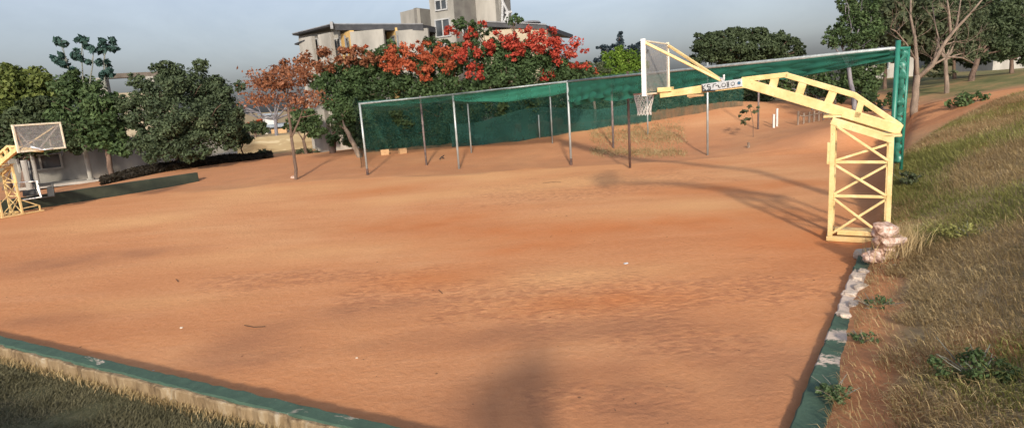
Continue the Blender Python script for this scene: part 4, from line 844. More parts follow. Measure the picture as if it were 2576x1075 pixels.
tree('flame_tree', 'rightmost and reddest flame tree, scarlet blossom reaching furthest out to the right', (1320, 350, 37), 'leaf_flam', [(1200, 150, 35.5, 40, 35), (1210, 215, 35, 60, 45), (1280, 200, 34.5, 65, 45), (1350, 195, 34.5, 60, 45), (1400, 175, 35, 45, 40), (1440, 200, 35, 50, 35), (1250, 165, 35.5, 45, 30), (1310, 165, 35.5, 45, 30), (1385, 150, 35.5, 45, 26), (1240, 125, 36.5, 34, 22), (1300, 120, 36.5, 36, 20), (1240, 270, 35, 60, 45), (1320, 270, 35.5, 60, 40), (1400, 260, 36, 55, 40), (1260, 120, 36.5, 40, 25), (1330, 140, 36, 50, 30), (1200, 80, 37, 30, 20), (1160, 62, 37, 24, 14), (1290, 50, 37, 22, 12), (1180, 320, 36, 40, 35), (1240, 330, 36.5, 60, 22)], 42, .165, 'bark', .2, (1315, 300, 36.5), ft_group, clump=.26,
     extra=[('blossom', 'flower_red', [(1140, 75, 36.3, 26, 16), (1180, 85, 36, 26, 20), (1215, 60, 36, 14, 10), (1250, 95, 35.5, 22, 20), (1290, 100, 35, 32, 22), (1320, 85, 35, 20, 18), (1340, 120, 34.5, 45, 20), (1385, 115, 34, 45, 22), (1410, 135, 34, 36, 24), (1180, 140, 34.5, 38, 18), (1190, 175, 34, 34, 16), (1380, 78, 35.5, 30, 10), (1440, 150, 34.5, 24, 18), (1200, 190, 33.6, 22, 10), (1370, 192, 34, 28, 12), (1455, 170, 34.5, 24, 14), (1295, 140, 34.2, 24, 12), (1215, 125, 35, 30, 16), (1470, 128, 34.8, 10, 8), (1330, 100, 34.6, 60, 14), (1400, 120, 34.2, 60, 22), (1165, 120, 35, 30, 18), (1270, 110, 35, 50, 16)], 44, .14)])
# leaning brown branch trunk near the cage's left end
tree('leaning_tree', 'pale leaning tree limb reaching left beside the first cage post', (905, 372, 33), 'leaf_flam', [(860, 285, 33.5, 30, 24), (845, 310, 33.5, 26, 20)], 45, .15, 'bark_pale', .16, (870, 325, 33.2))
# dense hedge right behind the back net
for k, (u0, u1, v0, w, lbl, ml) in enumerate([(900, 1010, 372, 36.5, 'dark hedge shrub behind the left end of the cage back net', 'leaf_dark'), (1010, 1130, 370, 37, 'dark hedge shrub behind the cage net beside the concrete blocks', 'leaf_dark'), (1420, 1540, 312, 39, 'bushy shrub behind the cage net below the rightmost flame tree', 'leaf_mid'), (1540, 1680, 300, 39.5, 'tall olive shrub behind the net under the hoop backboard', 'leaf_olive'), (1680, 1800, 285, 40, 'dark shrub behind the net under the hoop boom', 'leaf_dark'), (1800, 1950, 262, 41, 'dark shrub behind the net where the cage meets the dirt rise', 'leaf_dark')]):
    um = (u0+u1)/2; hh = (v0-195 if k > 1 else v0-300)/2
    tree('hedge_shrub', lbl, (um, v0, w), ml, [(u0+20, v0-hh, w, 40, hh*.8), (um, v0-hh*1.1, w, 45, hh), (u1-20, v0-hh, w, 40, hh*.8), (um-20, v0-hh*.4, w-.5, 50, hh*.5), (um+30, v0-hh*.4, w-.5, 40, hh*.5)], 40, .2, 'bark_pale', .09, None, 'shrubs behind the cage net', 'shrub')
tree('slender_tree', 'pale thin trunk tree standing behind the net left of the hoop board', (1497, 318, 37.8), 'leaf_olive', [(1490, 205, 38, 26, 18), (1510, 225, 38, 22, 14)], 30, .17, 'bark_pale', .11, (1492, 235, 38))
# skyline behind the board
tree('conifer', 'dusky blue pointed conifer on the skyline left of the hoop board', (1560, 290, 52), 'leaf_navy', [(1560, 98, 52, 8, 14), (1557, 115, 52, 18, 12), (1560, 135, 52, 30, 16), (1530, 150, 52, 26, 16), (1560, 165, 52, 45, 20), (1600, 125, 52, 24, 16), (1520, 122, 52, 14, 10)], 40, .2, 'bark', .2)
tree('lime_tree', 'bright yellow-green tree in front of the dusky conifer by the board', (1570, 290, 47), 'leaf_lime', [(1550, 150, 47, 34, 26), (1585, 145, 46.6, 36, 26), (1565, 185, 46.5, 44, 26), (1610, 175, 47, 28, 28), (1530, 180, 47, 22, 20)], 42, .17, 'bark', .2)
tree('flowering_shrub', 'orange-red flowering shrub above the cage rail between flame tree and lime tree', (1470, 320, 44), 'leaf_olive', [(1450, 185, 44, 38, 22), (1490, 175, 44, 36, 18), (1430, 170, 44.5, 26, 14)], 36, .18, 'bark', .14, cat='shrub', extra=[('blossom', 'flower_orange', [(1455, 175, 43.2, 32, 12), (1485, 182, 43, 26, 10), (1475, 165, 43.4, 16, 8)], 36, .15)])
tree('spreading_tree', 'wide dark umbrella-topped tree on the skyline behind the hoop struts', (1870, 250, 52), 'leaf_dark', [(1775, 100, 52, 32, 16), (1760, 120, 52, 28, 12), (1820, 92, 52, 38, 18), (1860, 88, 52, 40, 18), (1905, 88, 51.5, 36, 20), (1950, 100, 52, 34, 20), (1990, 112, 52, 26, 16), (1830, 120, 51, 70, 22), (1920, 122, 51, 60, 22), (1780, 140, 52, 50, 18), (1860, 148, 52, 70, 20), (1960, 140, 52, 50, 20), (2010, 130, 52, 16, 14)], 40, .22, 'bark', .35, (1870, 170, 52))
# right side trees
tree('leafy_tree', 'tall dense green tree rising above the green net rail left of the end post', (2150, 300, 34), 'leaf_mid', [(2140, 60, 34, 36, 44), (2170, 20, 34, 44, 40), (2120, 100, 34, 42, 22), (2085, 100, 34, 20, 16), (2160, 110, 33.6, 42, 34), (2190, 70, 34, 32, 50), (2130, 10, 34, 26, 26), (2090, 75, 34.5, 14, 10)], 36, .15, 'bark_grey', .15, (2135, 170, 34), clump=.26, thick=.3)
tree('undergrowth_tree', 'low bright green tree filling the gap under the net rail beside the end post', (2040, 292, 36), 'leaf_mid', [(1985, 200, 36.5, 40, 26), (2040, 195, 36, 45, 30), (2095, 200, 35.6, 45, 34), (2060, 225, 36, 46, 22), (1940, 200, 37, 36, 20), (2150, 205, 36, 35, 40), (2185, 230, 35, 26, 32), (2110, 240, 35, 30, 18), (2160, 170, 36, 34, 34), (2200, 190, 36, 26, 40), (1990, 175, 36.5, 40, 20)], 40, .16, 'bark_grey', .1, (2060, 245, 36))
tree('undergrowth_tree', 'small green bush tree just behind the foot of the green end post', (2205, 300, 29), 'leaf_mid', [(2195, 262, 29, 24, 22), (2185, 245, 29.5, 20, 20), (2250, 255, 28, 20, 22), (2262, 285, 27, 12, 14)], 40, .15, 'bark_grey', .08)
# forked pale tree
random.seed(3)
pt, w = ground_hit(2301, 272)
w = 24.0; pt = at(2301, 272, w); pt.z = gz(pt)
ft_ = thing('forked_tree', pt, 'pale-barked forked tree with long bare limbs on the dirt rise right of the end post', 'tree')
mb = MB(); f = at(2308, 190, w)
limb(mb, pt-Vector((0, 0, .3)), f, .15, .11, .02, 10, 6)
L = []
def arm(pts, r0, r1):
    q = [at(*p) for p in pts]; mb.tube(q, [r0+(r1-r0)*i/(len(q)-1) for i in range(len(q))], 7); L.extend(q[1:])
arm([(2308, 195, w), (2306, 150, w), (2302, 95, w+.3), (2290, 40, w+.6), (2292, -20, w+.8)], .085, .03)
arm([(2310, 195, w), (2345, 165, w-.2), (2375, 110, w-.3), (2400, 78, w-.4), (2440, 35, w-.6), (2470, 0, w-.8)], .10, .03)
arm([(2318, 188, w), (2350, 150, w+.4), (2362, 100, w+.6), (2352, 60, w+.7), (2345, 10, w+.8)], .05, .015)
arm([(2392, 88, w-.3), (2388, 40, w-.2), (2380, -20, w)], .06, .025)
arm([(2405, 75, w-.4), (2412, 30, w-.2), (2420, -20, w)], .045, .02)
arm([(2352, 160, w), (2385, 143, w+.3), (2420, 145, w+.6), (2450, 160, w+.9)], .05, .02)
arm([(2303, 150, w), (2280, 110, w), (2255, 80, w-.3), (2240, 72, w-.3)], .04, .015); arm([(2372, 115, w), (2400, 105, w+.4), (2430, 108, w+.6)], .03, .012)
for q in list(L):
    for _ in range(2): twigs(mb, q, (random.uniform(-1, 1), random.uniform(-.6, .6), random.uniform(0, 1)), .010, .45, 2, .6)
mb.build('trunk', M['bark_pale'], ft_, smooth=True)
B = [(at(u, v, w_), ru*w_/F_PX, rv*w_/F_PX) for u, v, w_, ru, rv in [(2300, 60, 25.5, 40, 26), (2285, 95, 25.5, 30, 20), (2340, 75, 26, 35, 26), (2330, 115, 26, 26, 16), (2270, 50, 25, 22, 18), (2370, 50, 26, 30, 24), (2320, 20, 26, 44, 26), (2260, 90, 26, 26, 22), (2310, 120, 26, 24, 18), (2250, 20, 26, 30, 22)]]
Pn, Nn, Tn = clumps(B, 110, .3, thick=.1, fill=.3); leaves('crown', Pn, .15, M['leaf_olive'], ft_, Nn, tone=Tn)
grp = 'dark trees along the top of the dirt path'
tree('shade_tree', 'twin-trunked olive tree just right of the forked pale tree', (2384, 205, 33), 'leaf_olive', [(2370, 60, 34, 50, 40), (2430, 50, 34, 50, 44), (2400, 100, 33.5, 50, 30), (2460, 90, 34, 40, 34), (2340, 20, 35, 50, 30), (2440, 130, 33.5, 36, 20)], 36, .15, 'bark_pale', .13, (2378, 150, 33), grp, thick=.3,
     extra=[('low_crown', 'leaf_olive', [(2350, 178, 34, 30, 16), (2385, 185, 34, 26, 12)], 34, .15)])
tree('shade_tree', 'dark green tree near the right edge leaning over the upper path', (2440, 200, 36), 'leaf_dark', [(2480, 30, 37, 56, 40), (2510, 80, 37, 50, 40), (2540, 40, 38, 50, 46), (2470, 110, 37, 40, 26), (2540, 120, 38, 44, 26), (2500, 0, 38, 70, 36)], 38, .17, 'bark', .18, (2462, 140, 36.5), grp, thick=.4)
tree('shade_tree', 'darkest tree cut off by the top right corner', (2545, 190, 42), 'leaf_dark', [(2570, 90, 42, 50, 40), (2580, 30, 42, 60, 50), (2530, 130, 42, 40, 22), (2590, 130, 42, 46, 26), (2500, 140, 42, 30, 14)], 38, .2, 'bark', .16, (2545, 150, 42), grp)
for k, (u, v, w_) in enumerate([(2300, 70, 44), (2225, 40, 45), (2400, 90, 46)]):
    tree('shade_tree', ['dark backdrop tree behind the forked pale tree trunk', 'backdrop tree rising behind the green end post', 'backdrop tree filling the gap left of the upper path'][k], (u, 215, w_), 'leaf_olive', [(u, v, w_, 60, 50), (u+60, v-10, w_, 60, 56), (u-50, v+10, w_, 50, 46), (u+30, v-60, w_, 60, 50), (u-25, v-45, w_, 34, 34), (u+10, v+40, w_, 40, 26), (u+40, v+50, w_, 36, 30), (u-40, v+60, w_, 34, 30)], 40, .2, 'bark', .15, None, grp, thick=.3)
# sapling under the boom
sp_, w = ground_hit(1895, 345)
sap = thing('sapling', sp_, 'spindly sapling with a few drooping leaves under the hoop boom', 'sapling'); mb = MB(); a = at(1885, 262, w-.2)
limb(mb, sp_-Vector((0, 0, .1)), a, .02, .008, .03, 5, 5); limb(mb, a, at(1868, 300, w-.3), .008, .004, .1, 4, 3); limb(mb, a, at(1905, 282, w-.3), .008, .004, .1, 4, 3); mb.build('stem', M['bark'], sap)
B = [(at(u, v, w-.2), ru*w/F_PX, rv*w/F_PX) for u, v, ru, rv in [(1880, 272, 15, 8), (1900, 275, 11, 8), (1865, 285, 11, 8), (1878, 300, 13, 7), (1872, 310, 8, 5)]]
Pn, Nn, Tn = clumps(B, 90, .4, thick=.1); leaves('foliage', Pn, .085, M['leaf_olive'], sap, Nn, tone=Tn)

# ------------------------------------------------------------------ ground cover
def blades(name, P, h, wdt, mat, lean, spread=.5, tone=None, label=None, gz_=True):
    n = len(P); P = np.asarray(P, float); hh = h*rng.uniform(.5, 1.4, n)[:, None]
    L_ = np.array(lean)[None]+rng.normal(size=(n, 3))*spread; L_[:, 2] = 0
    up_ = np.array([[0, 0, 1.]]); tip = P + (up_+L_)/np.linalg.norm(up_+L_, axis=1)[:, None]*hh; mid = P + up_*hh*.5 + L_*hh*.22
    a = rng.uniform(0, PI, n); s = np.stack([np.cos(a), np.sin(a), 0*a], 1)*wdt*rng.uniform(.6, 1.4, n)[:, None]
    V = np.stack([P-s, P+s, mid+s*.7, mid-s*.7, tip], 1).reshape(-1, 3)
    me = bpy.data.meshes.new(name); me.vertices.add(5*n); me.vertices.foreach_set('co', V.ravel())
    i0 = np.arange(n)[:, None]*5; q = (i0+np.array([0, 1, 2, 3])); tr_ = (i0+np.array([3, 2, 4])); lo = np.concatenate([q, tr_], 1).ravel()
    me.loops.add(len(lo)); me.loops.foreach_set('vertex_index', lo); me.polygons.add(2*n)
    st = (np.arange(n)[:, None]*7+np.array([0, 4])).ravel(); me.polygons.foreach_set('loop_start', st); me.polygons.foreach_set('loop_total', np.tile([4, 3], n))
    t = rng.uniform(0, 1, n) if tone is None else np.clip(tone+rng.uniform(-.2, .2, n), 0, 1)
    me.attributes.new('tone', 'FLOAT', 'POINT').data.foreach_set('value', np.repeat(t, 5).astype(np.float32))
    me.update(); me.validate(); me.materials.append(mat); o = bpy.data.objects.new(name, me); COL.objects.link(o); return o
def nfield(x, y, s, seed): return np.array([noise.noise(Vector((a*s+seed, b_*s, seed*.3))) for a, b_ in zip(x, y)])
def on_bank(n, s0, s1, tA, tB, pw=1.0):
    s_ = rng.uniform(s0, s1, n); t_ = tA+(tB-tA)*rng.uniform(0, 1, n)**pw; x = K2a[0]+d2[0]*s_+n2[0]*t_; y = K2a[1]+d2[1]*s_+n2[1]*t_; return x, y, s_, t_
def P3(x, y): return np.stack([x, y, H(x, y)-.02], 1)
x, y, s_, t_ = on_bank(300000, -1.5, 22, .28, 15, 1.7)
keep = (nfield(x, y, .42, 3.1)*1.1+1.05+.15*(t_-1.0) > rng.uniform(.2, 1.0, len(x))); DIRb = np.degrees(np.arctan2(x, y)); keep &= ~((t_ < .75+.45*nfield(x, y, 1.7, 9.2)) & (s_ < 6) & (rng.uniform(0, 1, len(x)) > .12)); keep &= ~((DIRb < 41.5) & (y > 15.0+ .8*(DIRb-33)))
x, y, s_, t_ = x[keep], y[keep], s_[keep], t_[keep]
gn = .9*nfield(x, y, .33, 40.) + .35*np.exp(-((t_-2.5)/2)**2)*np.exp(-((s_-6.5)/2.5)**2) + .3*(s_ > 8) - .2
isg = gn+rng.normal(size=len(x))*.08 > .16
tag(blades('dry_grass', P3(x[~isg], y[~isg]), .19, .0042, M['straw'], (-1.3, -.5, 0), .45, tone=.45+nfield(x[~isg], y[~isg], 1.1, 8)*.6), 'long dry straw grass swept over the bank at right', 'grass', kind='stuff')
tag(blades('green_grass', P3(x[isg], y[isg]), .16, .005, M['grass_bank'], (-1.1, -.4, 0), .45, tone=.45+nfield(x[isg], y[isg], 1.1, 8)*.6), 'green patches of grass growing among the straw on the bank', 'grass', kind='stuff')
# tall pale stalks near the lower right
x, y, s_, t_ = on_bank(500, -.5, 4, 2.2, 4.5); tag(blades('tall_straw', P3(x, y), .7, .005, M['straw'], (.25, .1, 0), .25, tone=.9), 'tall pale straw stalks standing in the lower right corner', 'grass', kind='stuff')
# lawn outside the near kerb
n = 190000; s_ = rng.uniform(-4, 8, n); t_ = .27+2.6*rng.uniform(0, 1, n)**1.2; x = K1a[0]+d1[0]*s_+n1[0]*t_; y = K1a[1]+d1[1]*s_+n1[1]*t_
k = nfield(x, y, .8, 5)+1.6 > rng.uniform(-.9, .3, n); x, y = x[k], y[k]
tag(blades('short_grass', P3(x, y), .055, .006, M['grass_dark'], (.5, .3, 0), .6, tone=.45+nfield(x, y, 1.6, 2)*.8), 'short dull green grass below the kerb at lower left', 'grass', kind='stuff')
# shabby fringe on the kerb side and straw at its foot
n = 5000; s_ = rng.uniform(-9, 9, n); t_ = .26+np.abs(rng.normal(size=n))*.05; x = K1a[0]+d1[0]*s_+n1[0]*t_; y = K1a[1]+d1[1]*s_+n1[1]*t_
tag(blades('kerb_fringe', P3(x, y), .12, .006, M['straw'], (.35, .25, 0), .5, tone=.3), 'dry tufts growing along the foot of the near kerb', 'grass', kind='stuff')
# dry scrub under the cage
Pc = []
for _ in range(9000):
    u = random.uniform(1490, 1720); v = random.choice([random.gauss(384, 5), random.gauss(345, 10), random.gauss(330, 14)])
    Pc.append((u, v))
Pw = []
for u, v in Pc[:900]:
    p, w = ground_hit(u, max(300, min(396, v)))
    if w < 60:
        for _ in range(9): Pw.append((p.x+random.gauss(0, .12), p.y+random.gauss(0, .3), 0))
Pw = np.array(Pw); Pw[:, 2] = H(Pw[:, 0], Pw[:, 1])
tag(blades('dry_scrub', Pw, .13, .012, M['straw'], (0, 0, 0), .8, tone=.0), 'dry brown scrub on the dirt under the hoop net', 'grass', kind='stuff')
# dark ground-cover mounds beneath the left trees
Pg = []
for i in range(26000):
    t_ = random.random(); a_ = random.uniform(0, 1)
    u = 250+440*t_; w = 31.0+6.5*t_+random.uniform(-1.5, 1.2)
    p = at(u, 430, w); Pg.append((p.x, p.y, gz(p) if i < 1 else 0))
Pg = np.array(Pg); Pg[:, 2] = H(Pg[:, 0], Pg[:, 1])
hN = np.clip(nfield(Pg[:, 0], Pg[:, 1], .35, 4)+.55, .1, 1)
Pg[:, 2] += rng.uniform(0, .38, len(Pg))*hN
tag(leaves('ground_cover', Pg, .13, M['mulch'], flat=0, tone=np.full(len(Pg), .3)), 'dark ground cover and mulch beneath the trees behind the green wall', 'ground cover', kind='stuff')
# bushes on the bank and round the kerb
def bush(label, c, rx, rz, mat, dens=300, leaf=.05, name='weed', cat='weed', gr=None):
    c = Vector(c); c.z = gz(c); t = thing(name, c, label, cat, gr); mb = MB()
    for _ in range(14): limb(mb, c-Vector((0, 0, .05)), c+Vector((random.uniform(-1, 1)*rx, random.uniform(-1, 1)*rx, random.uniform(.4, 1)*rz)), .008, .003, .1, 4, 4)
    mb.build('stem', M['stem'], t); Pn, Nn, Tn = clumps([(c+Vector((random.uniform(-.5, .5)*rx, random.uniform(-.5, .5)*rx, rz*random.uniform(.2, .6))), rx*.6, rz*.5) for _ in range(4)], dens, .35, thick=.1); leaves('foliage', Pn, leaf, M[mat], t, Nn, tone=Tn)
def gb(s, t_): p = K2a+d2*s+n2*t_; return (p[0], p[1], 0)
bush('pale green weed spilling over the lower end of the right kerb', gb(.7, .30), .22, .16, 'weed', 900, .022)
bush('leafy grey-green weed overhanging the middle of the right kerb', gb(3.3, .45), .26, .14, 'weed', 700, .022)
bush('small weed tuft beside the white patch of the right kerb', gb(2.1, .40), .16, .10, 'weed', 900, .02)
bush('dark green bush low on the bank near the bottom edge', gb(1.0, 1.35), .34, .30, 'leaf_mid', 900, .022, 'bush', 'bush')
bush('green leafy bush along the bottom edge right of the dark bush', gb(.35, 2.25), .42, .26, 'leaf_mid', 900, .022, 'bush', 'bush')
bush('bright green bush in the bottom right corner', gb(.3, 3.3), .45, .26, 'leaf_mid', 900, .022, 'bush', 'bush')
bush('olive bush on the bank beside the stacked stones', gb(6.2, 1.5), .45, .22, 'grass_bank', 500, .025, 'bush', 'bush')
bush('olive green bush growing beside the rolled net at the top of the kerb line', gb(10.6, .6), .3, .35, 'leaf_olive', 300, .04, 'bush', 'bush')
bush('leafy bush trailing down the gully edge right of the forked tree', at(2430, 252, 22), .8, .45, 'leaf_mid', 90, .09, 'bush', 'bush')
bush('small bush on the dirt before the tan wall', at(665, 388, 38), .45, .6, 'leaf_olive', 110, .09, 'bush', 'bush')
bush('dry bush at the foot of the tan wall behind the thin orange tree', at(780, 390, 40), 1.0, .4, 'leaf_olive', 60, .10, 'bush', 'bush')

# ------------------------------------------------------------------ stacked stones at the end of the kerb
def rock(name, c, size, rot, mat, seed, rough=.30, sub=4):
    bm = bmesh.new(); bmesh.ops.create_icosphere(bm, subdivisions=sub, radius=1); R = Matrix.Rotation(rot, 3, 'Z')
    for v_ in bm.verts:
        q = v_.co.copy(); m_ = max(abs(q.x), abs(q.y), abs(q.z)); q = q.lerp(q/m_*.86, .5)      # squarish block
        q *= 1+rough*noise.noise(q*1.1+Vector((seed, 0, 0)))+rough*.55*abs(noise.noise(q*2.6+Vector((0, seed, 0))))+.05*noise.noise(q*8)
        v_.co = R @ Vector((q.x*size[0], q.y*size[1], q.z*size[2]))
    me = bpy.data.meshes.new(name); bm.to_mesh(me); bm.free(); me.materials.append(M[mat])
    o = bpy.data.objects.new(name, me); COL.objects.link(o); o.location = c; return o
sc0, sw = ground_hit(2205, 668)
gs = 'pinkish stones stacked where the right kerb ends'
for (u_, z_, sz, rt, nm) in [(2210, .08, (.17, .15, .12), .3, 'lowest pinkish stone of the small stack where the right kerb ends'),
                             (2234, .28, (.22, .17, .14), .1, 'wide middle stone of the stack where the right kerb ends'),
                             (2222, .50, (.19, .16, .12), .5, 'topmost and brightest pinkish stone of the stack where the right kerb ends'),
                             (2190, .05, (.11, .10, .08), .2, 'small pale stone leaning against the foot of the stack at the kerb end'),
                             (2254, .10, (.14, .13, .11), 1.2, 'brown stone half buried in straw at the right foot of the stack')]:
    p_ = at(u_, 640, sw+.15); tag(rock('stone', (p_.x, p_.y, sc0.z+z_), sz, rt, 'stone', u_*.7+z_*9, .42, 3), nm, 'stone', gs)
for k_, (s_, t_, a_) in enumerate([(3.05, .12, .09), (3.5, .2, .11), (3.95, .08, .10), (4.3, .2, .12), (4.75, .10, .11), (5.15, .18, .09)]):
    q_ = K2a+d2*s_+n2*t_; tag(rock('rubble', (q_[0], q_[1], .10), (a_, a_*.8, a_*.45), k_*1.1, 'rubble', k_*3.3, .35, 3), 'broken whitish lump of masonry lying on the peeling stretch of the right kerb', 'rubble', 'whitish masonry lumps on the right kerb')
n = 900; a = rng.normal(size=(n, 3))*np.array([.16, .16, .0]); Pk = np.array(sc0)[None]+np.array([.42, .25, 0])+a; Pk[:, 2] = H(Pk[:, 0], Pk[:, 1])
tag(blades('grass_tuft', Pk, .42, .006, M['straw'], (.3, .1, 0), .5, tone=.5), 'shaggy dry grass tuft behind the stacked stones', 'grass', kind='stuff')

# ------------------------------------------------------------------ black and white frame on the green wall
fr = thing('scrap_seat', at(95, 500, 23.2), 'overturned black seat with white tubular frame lying on the green wall', 'seat')
w = 22.9
def pp(u, v, dw=0): return at(u, v, w+dw)
for nm, pl_, mt, r_ in [('white_frame', [(48, 459), (94, 455), (104, 495), (54, 503)], 'white', .028), ('frame_bar', [(94, 455), (95, 474), (104, 495)], 'white', .032), ('black_frame', [(95, 463), (132, 460), (137, 492), (106, 497)], 'black', .03)]:
    mb = MB(); mb.tube([pp(*q) for q in pl_], r_, 8); mb.build(nm, M[mt], fr)
mb = MB(); mb.hexa([pp(98, 470), pp(131, 466), pp(131, 466, .5), pp(98, 470, .5), pp(98, 462), pp(130, 460), pp(130, 460, .5), pp(98, 462, .5)]); mb.build('cushion', M['black'], fr, bevel=.02)
mb = MB(); mb.hexa([pp(120, 494), pp(137, 492), pp(137, 492, .3), pp(120, 494, .3), pp(117, 470), pp(132, 466), pp(132, 466, .3), pp(117, 470, .3)]); mb.build('side_panel', M['black'], fr, bevel=.015)
mb = MB(); mb.hexa([pp(58, 494), pp(98, 490), pp(98, 490, .4), pp(58, 494, .4), pp(56, 480), pp(90, 474), pp(90, 474, .4), pp(56, 480, .4)]); mb.build('seat_shell', M['black'], fr, bevel=.03)
mb = MB(); mb.tube([pp(72, 405, .3), pp(80, 450, .3), pp(96, 485, .2)], [.05, .055, .035], 8); mb.build('leg', M['black'], fr)

# ------------------------------------------------------------------ litter on the court
spots = [(892, 601), (969, 590), (958, 488), (1180, 607), (1386, 597), (1389, 594), (1360, 628), (1400, 545), (1425, 545), (1438, 583), (1493, 517), (1130, 420), (497, 889), (660, 890), (590, 932), (640, 720), (860, 760), (948, 952), (915, 912), (1404, 880), (1434, 888), (1815, 630), (2088, 686), (1395, 489), (1108, 405), (592, 785), (735, 762), (1002, 726), (1090, 735), (1530, 905), (1190, 1020), (1545, 1003), (1570, 1012), (1600, 1030), (1548, 1040), (1680, 1068), (1678, 980), (757, 879), (752, 888), (1318, 915)]
random.seed(2); base_leaf = None
for i, (u, v) in enumerate(spots):
    p, w = ground_hit(u, v)
    if base_leaf is None:
        mb = MB(); mb.add([(-.5, 0, 0), (-.1, .28, .12), (.5, .05, .05), (0, -.25, .16), (0, 0, .02)], [(0, 1, 4), (1, 2, 4), (2, 3, 4), (3, 0, 4)]); o = mb.build('dry_leaf', M['twig']); base_leaf = o
    else: o = base_leaf.copy(); COL.objects.link(o)
    s = random.uniform(2.2, 4.5)*max(w, 8)/F_PX; o.location = p+Vector((0, 0, .02)); o.scale = (s*1.3, s*1.3, s); o.rotation_euler = (0, 0, random.uniform(0, 6))
    tag(o, 'tiny dark dry leaf lying on the open orange dirt of the court', 'leaf', 'dry leaves scattered over the court')
def pebble(u, v, size, label, mat, name='pebble', cat='pebble', flat=.5):
    p, w = ground_hit(u, v); bm = bmesh.new(); bmesh.ops.create_icosphere(bm, subdivisions=2, radius=1)
    for v_ in bm.verts: v_.co = Vector((v_.co.x, v_.co.y*.7, v_.co.z*flat))*size*w/F_PX*(1+.3*noise.noise(v_.co*1.3+Vector((u, 0, 0))))
    me = bpy.data.meshes.new(name); bm.to_mesh(me); bm.free(); me.materials.append(M[mat]); o = bpy.data.objects.new(name, me); COL.objects.link(o); o.location = p+Vector((0, 0, size*w/F_PX*.2)); tag(o, label, cat)
pebble(457, 827, 4.5, 'pale round pebble on the left half of the court', 'pebble')
pebble(898, 905, 3.5, 'small white pebble near the lower middle of the court', 'pebble')
pebble(386, 932, 3.2, 'pebble resting on the dirt against the lower left kerb', 'pebble')
pebble(1575, 664, 6.5, 'crumpled grey foil scrap glinting on the right half of the court', 'paper', 'litter', 'litter', .3)
pebble(738, 448, 6.5, 'small rock at the foot of the thin orange tree', 'stone', 'rock', 'rock', .7)
pebble(2252, 670, 6, 'small pale stone in the straw right of the stacked stones', 'pebble')
for u0, v0, us, lb_ in [(447, 707, [(443, 703), (449, 710)], 'short twig on the left part of the court'), (655, 828, [(615, 820), (640, 828), (668, 826)], 'long curved twig lying on the lower left court'), (1110, 737, [(1104, 733), (1113, 739)], 'short thick twig near the middle of the court'), (1390, 460, [(1366, 461), (1390, 459), (1412, 459)], 'thin straight stick on the far middle of the court')]:
    mb = MB(); mb.tube([ground_hit(*q)[0]+Vector((0, 0, .015)) for q in us], .006, 5); tag(mb.build('twig', M['twig']), lb_, 'twig')
p, w = ground_hit(1106, 402); mb = MB(); a = p+Vector((0, 0, .02)); mb.tube([a, a+Vector((.12, 0, .14))], .03, 6); mb.tube([a+Vector((.1, 0, .1)), a+Vector((.26, 0, .2))], .025, 6); mb.tube([a+Vector((.1, 0, .1)), a+Vector((.24, .02, .05))], .025, 6)
tag(mb.build('forked_twig', M['black']), 'small black forked scrap standing on the dirt inside the cage', 'scrap')

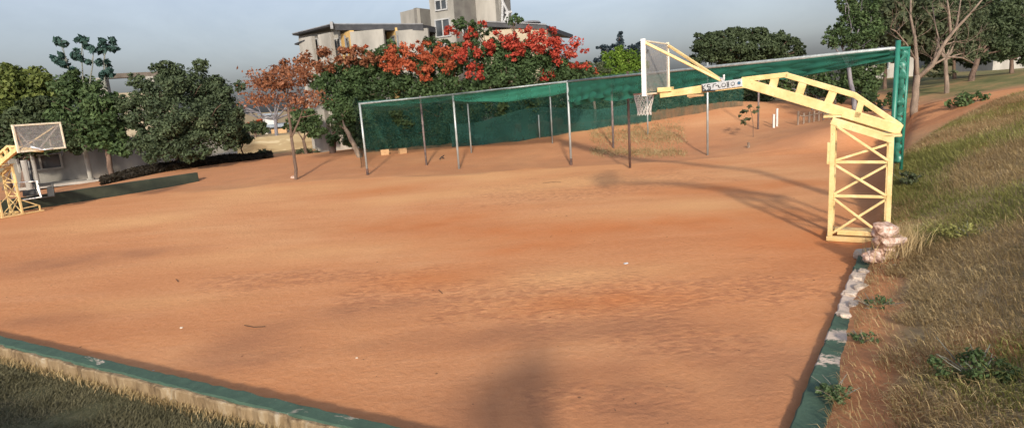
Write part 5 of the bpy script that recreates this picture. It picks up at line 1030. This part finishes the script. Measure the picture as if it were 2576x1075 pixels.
# ------------------------------------------------------------------ the photographer, whose head and shoulders shade the foreground
def photographer():
    zg = 1.66; y0 = -.42
    J = {'pel': (0, y0, zg+.88), 'sp': (0, y0, zg+1.12), 'ch': (0, y0+.01, zg+1.34), 'nk': (0, y0+.03, zg+1.47), 'hd': (0, y0+.05, zg+1.56), 'tp': (0, y0+.06, zg+1.68)}
    R = {'pel': .16, 'sp': .145, 'ch': .16, 'nk': .06, 'hd': .10, 'tp': .085}; E = [('pel', 'sp'), ('sp', 'ch'), ('ch', 'nk'), ('nk', 'hd'), ('hd', 'tp')]
    for s, n in ((-1, 'l'), (1, 'r')):
        for k, p, r in (('hip', (s*.1, y0, zg+.82), .11), ('kn', (s*.12, y0+.02, zg+.46), .065), ('an', (s*.13, y0, zg+.09), .042), ('to', (s*.15, y0+.16, zg+.04), .04),
                        ('sh', (s*.22, y0, zg+1.38), .09), ('el', (s*.40, y0+.06, zg+1.20), .06), ('wr', (s*.14, y0+.28, zg+1.26), .03), ('pa', (s*.10, y0+.34, zg+1.29), .036)):
            J[n+k] = p; R[n+k] = r
        E += [('pel', n+'hip'), (n+'hip', n+'kn'), (n+'kn', n+'an'), (n+'an', n+'to'), ('ch', n+'sh'), (n+'sh', n+'el'), (n+'el', n+'wr'), (n+'wr', n+'pa')]
        for f in range(5):
            a = (s*(.085-.012*f), y0+.36, zg+1.285+.017*f); b_ = (s*(.05-.012*f*.3), y0+.375, zg+1.29+.019*f); J[f'{n}f{f}a'] = a; J[f'{n}f{f}b'] = b_; R[f'{n}f{f}a'] = .010; R[f'{n}f{f}b'] = .008
            E += [(n+'pa', f'{n}f{f}a'), (f'{n}f{f}a', f'{n}f{f}b')]
    ks = list(J); me = bpy.data.meshes.new('person'); me.from_pydata([J[k] for k in ks], [(ks.index(a), ks.index(b_)) for a, b_ in E], [])
    o = bpy.data.objects.new('person', me); COL.objects.link(o); sk = o.modifiers.new('skin', 'SKIN')
    for k, v_ in zip(ks, me.skin_vertices[0].data): v_.radius = (R[k], R[k]*.8 if k in ('pel', 'sp', 'ch') else R[k]); v_.use_root = (k == 'pel')
    sb = o.modifiers.new('sub', 'SUBSURF'); sb.levels = 1; sb.render_levels = 2; me.materials.append(M['cloth'])
    bpy.context.view_layer.update()
    tag(o, 'standing person in a blue shirt holding up a phone at the court corner', 'person')
    o2 = o.copy(); COL.objects.link(o2); o2.location = (-.42, -.05, -.22); tag(o2, 'unseen shorter person added to widen the shadow of the one with the phone', 'person')  # second figure added out of view to broaden the cast shadow
    mb = MB(); mb.box((0, y0+.385, zg+1.34), (.15, .009, .075)); tag(mb.build('phone', M['black'], bevel=.003), 'black phone held up by the standing person', 'phone')
photographer()

# ------------------------------------------------------------------ light
SUN_EL, SUN_AZ = math.radians(23.5), math.radians(181)   # sun direction: behind the viewer
wd = bpy.data.worlds.new('World'); scn.world = wd; wd.use_nodes = True; nt = wd.node_tree
sky = nt.nodes.new('ShaderNodeTexSky'); sky.sky_type = 'NISHITA'; sky.sun_disc = False; sky.sun_elevation = SUN_EL; sky.sun_rotation = SUN_AZ
sky.air_density = 1.3; sky.dust_density = 3.6; sky.ozone_density = 2.5
hs = nt.nodes.new('ShaderNodeHueSaturation'); hs.inputs['Saturation'].default_value = .42; nt.links.new(sky.outputs[0], hs.inputs['Color'])
cv = coord(nt, (1, 1, 2.2), kind='Generated'); cn_ = nz(nt, cv, 3.2, 6, .62, .4)
tint = mix(nt, 1.0, hs.outputs[0], ramp(nt, cn_, [(.36, (.84, .90, 1.04)), (.52, (.92, .97, 1.10)), (.68, (1.0, 1.05, 1.18))]), 'MULTIPLY')
nt.links.new(tint, nt.nodes['Background'].inputs[0]); nt.nodes['Background'].inputs[1].default_value = .118
sl = bpy.data.lights.new('sun', 'SUN'); sl.energy = 3.1; sl.angle = math.radians(3.6); sl.color = (1, .88, .69)
so = bpy.data.objects.new('sun', sl); COL.objects.link(so)
sd = Vector((math.sin(SUN_AZ)*math.cos(SUN_EL), math.cos(SUN_AZ)*math.cos(SUN_EL), math.sin(SUN_EL)))   # towards the sun
so.rotation_euler = sd.to_track_quat('Z', 'Y').to_euler()
scn.view_settings.view_transform = 'Standard'; scn.view_settings.look = 'None'; scn.view_settings.exposure = .45; scn.view_settings.gamma = 1
scn.render.engine = 'CYCLES'; scn.cycles.transparent_max_bounces = 24
for o in bpy.data.objects:
    if 'wp' in o: del o['wp']
